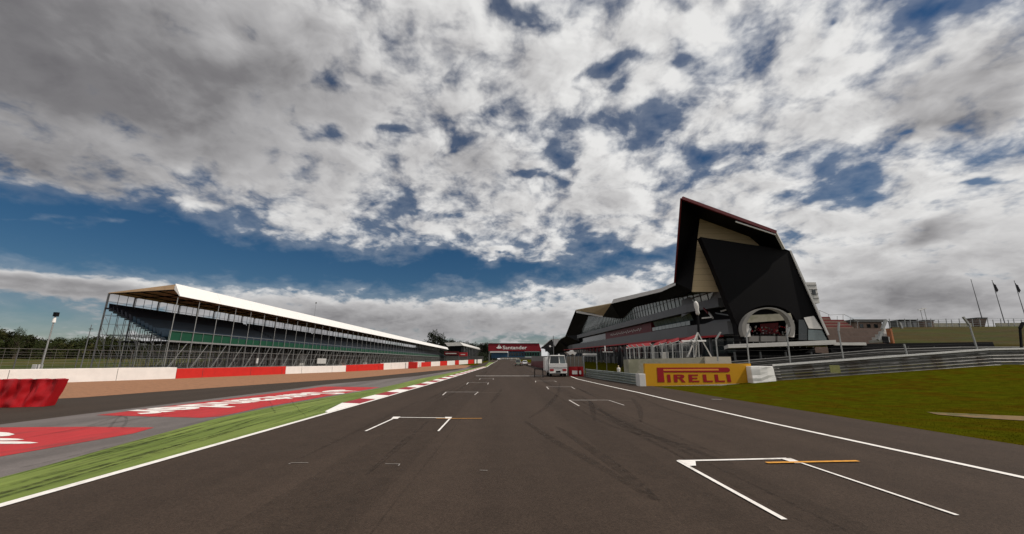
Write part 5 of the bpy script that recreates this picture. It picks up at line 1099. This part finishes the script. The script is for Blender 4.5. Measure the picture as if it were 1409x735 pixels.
# red seated terrace
t = empty('seating_terrace', on_y(1150, 470, 84), 'stepped terrace of faded red seats right of the black building', 'seating')
for k in range(9):
    y0 = 452-k*2.0; x1 = 1177-k*2.6 if k < 7 else 1150-k; Yq = 84+k*1.1; p, q = on_y(1116, y0+2.2, Yq), on_y(x1, y0, Yq); b = MB(); b.box(p.x, q.x, Yq, Yq+1.1, p.z-.9, q.z); r_ = build(b, 'terrace_step', M['timber'] if k % 2 else M['seat_red'], t)
b = MB(); p, q = on_y(1120, 473, 83.5), on_y(1216, 452, 83.5); b.box(p.x, q.x, 83.5, 84, 1, q.z); build(b, 'front_wall', M['brick'], t)
b = MB(); p, q = on_y(1150, 446, 90), on_y(1168, 440, 90)
for xx, ya, yb in ((1128, 427, 432), (1140, 433, 440), (1152, 435, 442), (1160, 433, 440), (1170, 438, 446), (1180, 442, 450)): b.bar(on_y(xx, ya, 94), on_y(xx, yb+4, 94), .07)
b.bar(on_y(1126, 426.5, 94), on_y(1142, 433.5, 94), .07); b.bar(on_y(1142, 433.5, 94), on_y(1161, 432.5, 94), .07); b.bar(on_y(1161, 432.5, 94), on_y(1182, 443, 94), .07); build(b, 'handrail', M['steel'], t, fix=False)
t = empty('service_hut', on_y(1198, 452, 100), 'grey brown low hut between the red seats and the bank', 'hut'); p, q = on_y(1178, 456, 100), on_y(1213, 443.5, 100); b = MB(); b.box(p.x, q.x, 100, 106, 2, q.z); build(b, 'wall', M['timber'], t)
b = MB(); b.box(p.x-.4, q.x+.4, 99.6, 106.5, q.z, q.z+.7); build(b, 'roof', M['rail_dark'], t)
for k in range(3): b = MB(); xx = p.x+1.2+k*1.9; b.box(xx, xx+.9, 99.9, 99.97, q.z-1.4, q.z-.5); build(b, 'window', M['dark_glass'], t)
# short grass blades on the verge nearest the camera
b = MB(); rg = random.Random(21)
for i in range(60000):
    Yq = 12.5+28*rg.random()**1.25; Xq = 15.5+.05*sin(Yq*5)+rg.uniform(0, 1)**.8*(1.35*Yq-2-3)
    if Xq < 15.42: continue
    g = terrain(Xq, Yq)-.01; hh = rg.uniform(.012, .04); a = rg.uniform(0, pi); w = rg.uniform(.01, .022); dx, dy = cos(a)*w, sin(a)*w
    b.add([(Xq-dx, Yq-dy, g), (Xq+dx, Yq+dy, g), (Xq+rg.uniform(-.04, .04), Yq+rg.uniform(-.04, .04), g+hh)], [(0, 1, 2)])
build(b, 'verge_grass', mat('grass_blades', (.052, .054, .0025), 1, .35, .8, col2=(.052, .036, .002), c2=(.4, .7), spec=0), kind='stuff', fix=False)
# thin dry scrape in the right grass
sheet('bare_earth_strip', [[ground(1275, 567.5), ground(1330, 570), ground(1409, 573.5), ground(1440, 577), ground(1409, 579.5), ground(1340, 575.5), ground(1290, 571)]], mat('bare_earth', (.16, .10, .04), 1, .35, 3, .5, 20, col2=(.07, .07, .02)), L3)

# ------------------------------------------------------------------ left lamp, mast
p = on_x(56, 509, -60); q = on_x(76, 434.5, -60); p.y = q.y = (p.y+q.y)/2; q = Vector((-60, q.y, on_y(76, 434.5, q.y).z)); t = empty('lamp_post', (-60, p.y, terrain(-60, p.y)), 'tall lamp post with white lamp head left of the grandstand', 'lamp post')
b = MB(); b.tube((-60, p.y, terrain(-60, p.y)), q, .1, .07); build(b, 'pole', M['steel'], t); b = MB(); b.tube(q-Vector((0, 0, .9)), q-Vector((0, 0, .25)), .2, .13, 10); build(b, 'lamp_head', M['white'], t); b = MB(); b.box(-60.15, -59.75, q.y-.2, q.y+.2, q.z-.1, q.z+.45); build(b, 'bracket', M['soft_black'], t)
for (x0, y0, x1, y1, X0, lb) in ((126, 447, 111, 507, -60, 'thin bare mast between the lamp post and the grandstand'), (435, 415, 433, 436, -80, 'thin antenna mast rising behind the white roof of the stand')):
    p = on_x(x1, y1, X0); q = on_y(x0, y0, p.y); t = empty('antenna_mast', (q.x, p.y, terrain(q.x, p.y)), lb, 'mast'); b = MB(); b.tube((q.x, p.y, 0), q, .09, .04, 6); build(b, 'pole', M['dark_steel'], t); b = MB(); b.bar(q+Vector((-.2, 0, -.6)), q+Vector((.35, 0, -.6)), .12, .5 if X0 < -70 else .1); build(b, 'aerial', M['rail_dark'], t)

# ------------------------------------------------------------------ trees
def make_tree(seed, dark, label, group=None, leaves=1500, wide=.42):
    r = random.Random(seed); t = empty('tree', (0, 0, 0), label, 'tree', group)
    b = MB(); b.tube((0, 0, 0), (.01, .01, .35), .035, .024, 8); b.tube((.01, .01, .35), (.03, 0, .8), .024, .006, 6); clumps = []
    for i in range(22):
        a = r.uniform(0, 2*pi); h = r.uniform(.25, .95); rr = wide*r.uniform(.3, 1)*sqrt(max(.08, 1-((h-.5)/.52)**2)); c = Vector((rr*cos(a), rr*sin(a), h)); clumps.append((c, r.uniform(.11, .20)))
        b.tube((.01, .01, max(.18, h*.55)), c, .012, .003, 5)
    build(b, 'trunk', M['bark'], t, local=True)
    b = MB(); q = []
    for i in range(leaves):
        c, cr = clumps[r.randrange(len(clumps))]; d = Vector((r.gauss(0, 1), r.gauss(0, 1), r.gauss(0, .8))).normalized()*cr*r.uniform(.5, 1.05); p = c+d
        u = Vector((r.gauss(0, 1), r.gauss(0, 1), r.gauss(0, 1))).normalized(); w = u.orthogonal().normalized(); s = r.uniform(.018, .036); b.add([p-u*s, p+w*s*.6, p+u*s, p-w*s*.6], [(0, 1, 2, 3)])
    build(b, 'crown', M['leaf_dark' if dark else 'leaf'], t, local=True, fix=False); return t
protoL = [make_tree(s_, False, 'green tree in the dense row behind the left field', 'trees behind the left field') for s_ in (1, 2, 3)]
protoD = [make_tree(s_, True, 'dark tree in the far row between stand and gantry', 'dark far trees beyond the stand', 1500) for s_ in (11, 12)]
used = set()
def place_tree(protos, i, X, Y, H, W=1, label=None):
    pr_ = protos[i % len(protos)]; o = pr_ if pr_.name not in used else copy_tree(pr_); used.add(pr_.name)
    o.location = (X, Y, terrain(X, Y)-.3); o.rotation_euler = (0, 0, i*1.7); o.scale = (H*W, H*W, H)
    if label: o['label'] = label
rt = random.Random(5)
tops = [(-60, 462), (0, 460), (40, 466), (60, 470), (80, 472), (130, 470), (160, 468), (180, 470), (200, 478), (240, 476), (300, 474), (360, 478), (430, 482), (520, 486)]
def np_interp(x):
    for (a, u), (c, v) in zip(tops, tops[1:]):
        if a <= x <= c: return u+(v-u)*(x-a)/(c-a)
    return tops[0][1] if x < tops[0][0] else tops[-1][1]
for i in range(64):
    x = -70+i*7.2+rt.uniform(-3, 3)
    yt = np_interp(x)-5+rt.uniform(-3, 4); Yq = max(125+rt.uniform(-6, 25), 84*556/(694-x))
    q = on_y(x, yt, Yq); place_tree(protoL, i, q.x, Yq, max(4, q.z-terrain(q.x, Yq)), 1.1)
q = on_y(29, 453, 118); place_tree(protoL, 1, q.x, 118, q.z-3, .34, 'tallest tree rising above the row at the far left')
q = on_y(-4, 459, 120); place_tree(protoL, 2, q.x, 120, q.z-3, .7, 'rounded tree at the far left edge beside the tallest')
for i in range(40):
    x = 574+i*2.5; yt = (470+(x-612)*.12 if x > 612 else 480)+rt.uniform(-1.5, 1.5); Yq = 460+rt.uniform(0, 120)
    q = on_y(x, min(yt, 483), Yq); place_tree(protoD, i, q.x, Yq, q.z-2, .9)
for x, yt, W, lb in ((598, 460.5, 1.05, 'large domed dark tree above the far end of the white roof'), (608, 464, .9, 'rounded dark tree leaning against the large domed one')):
    q = on_y(x, yt, 470); place_tree(protoD, 1, q.x, 470, q.z-3, W, lb)
# dark understorey behind stands
b = MB(); rr = random.Random(3)
for i in range(9000):
    x = rr.uniform(-90, 400); Yq = max(128+rr.uniform(0, 22), (82+rr.uniform(0, 12))*556/(694-x)); c = on_y(x, 490, Yq); c.z = terrain(c.x, Yq)+rr.uniform(0, 4.5); u = Vector((rr.gauss(0, 1), rr.gauss(0, 1), rr.gauss(0, 1))).normalized(); w = u.orthogonal().normalized(); s = rr.uniform(.35, .8); b.add([c-u*s, c+w*s*.6, c+u*s, c-w*s*.6], [(0, 1, 2, 3)])
build(b, 'hedge_undergrowth', M['leaf'], kind='stuff', fix=False)
b = MB()
for i in range(5000):
    Yq = 450+rr.uniform(0, 140); x = rr.uniform(560, 684); c = on_y(x, 490, Yq); c.z = rr.uniform(3, 14); u = Vector((rr.gauss(0, 1), rr.gauss(0, 1), rr.gauss(0, 1))).normalized(); w = u.orthogonal().normalized(); s = rr.uniform(1, 2); b.add([c-u*s, c+w*s*.6, c+u*s, c-w*s*.6], [(0, 1, 2, 3)])
build(b, 'far_undergrowth', M['leaf_dark'], kind='stuff', fix=False)
# field behind the left fence
sheet('field', [[(-300, 20), (-66, 20), (-66, 75), (-76, 126), (-80, 160), (-300, 160)]], M['field'], L2)
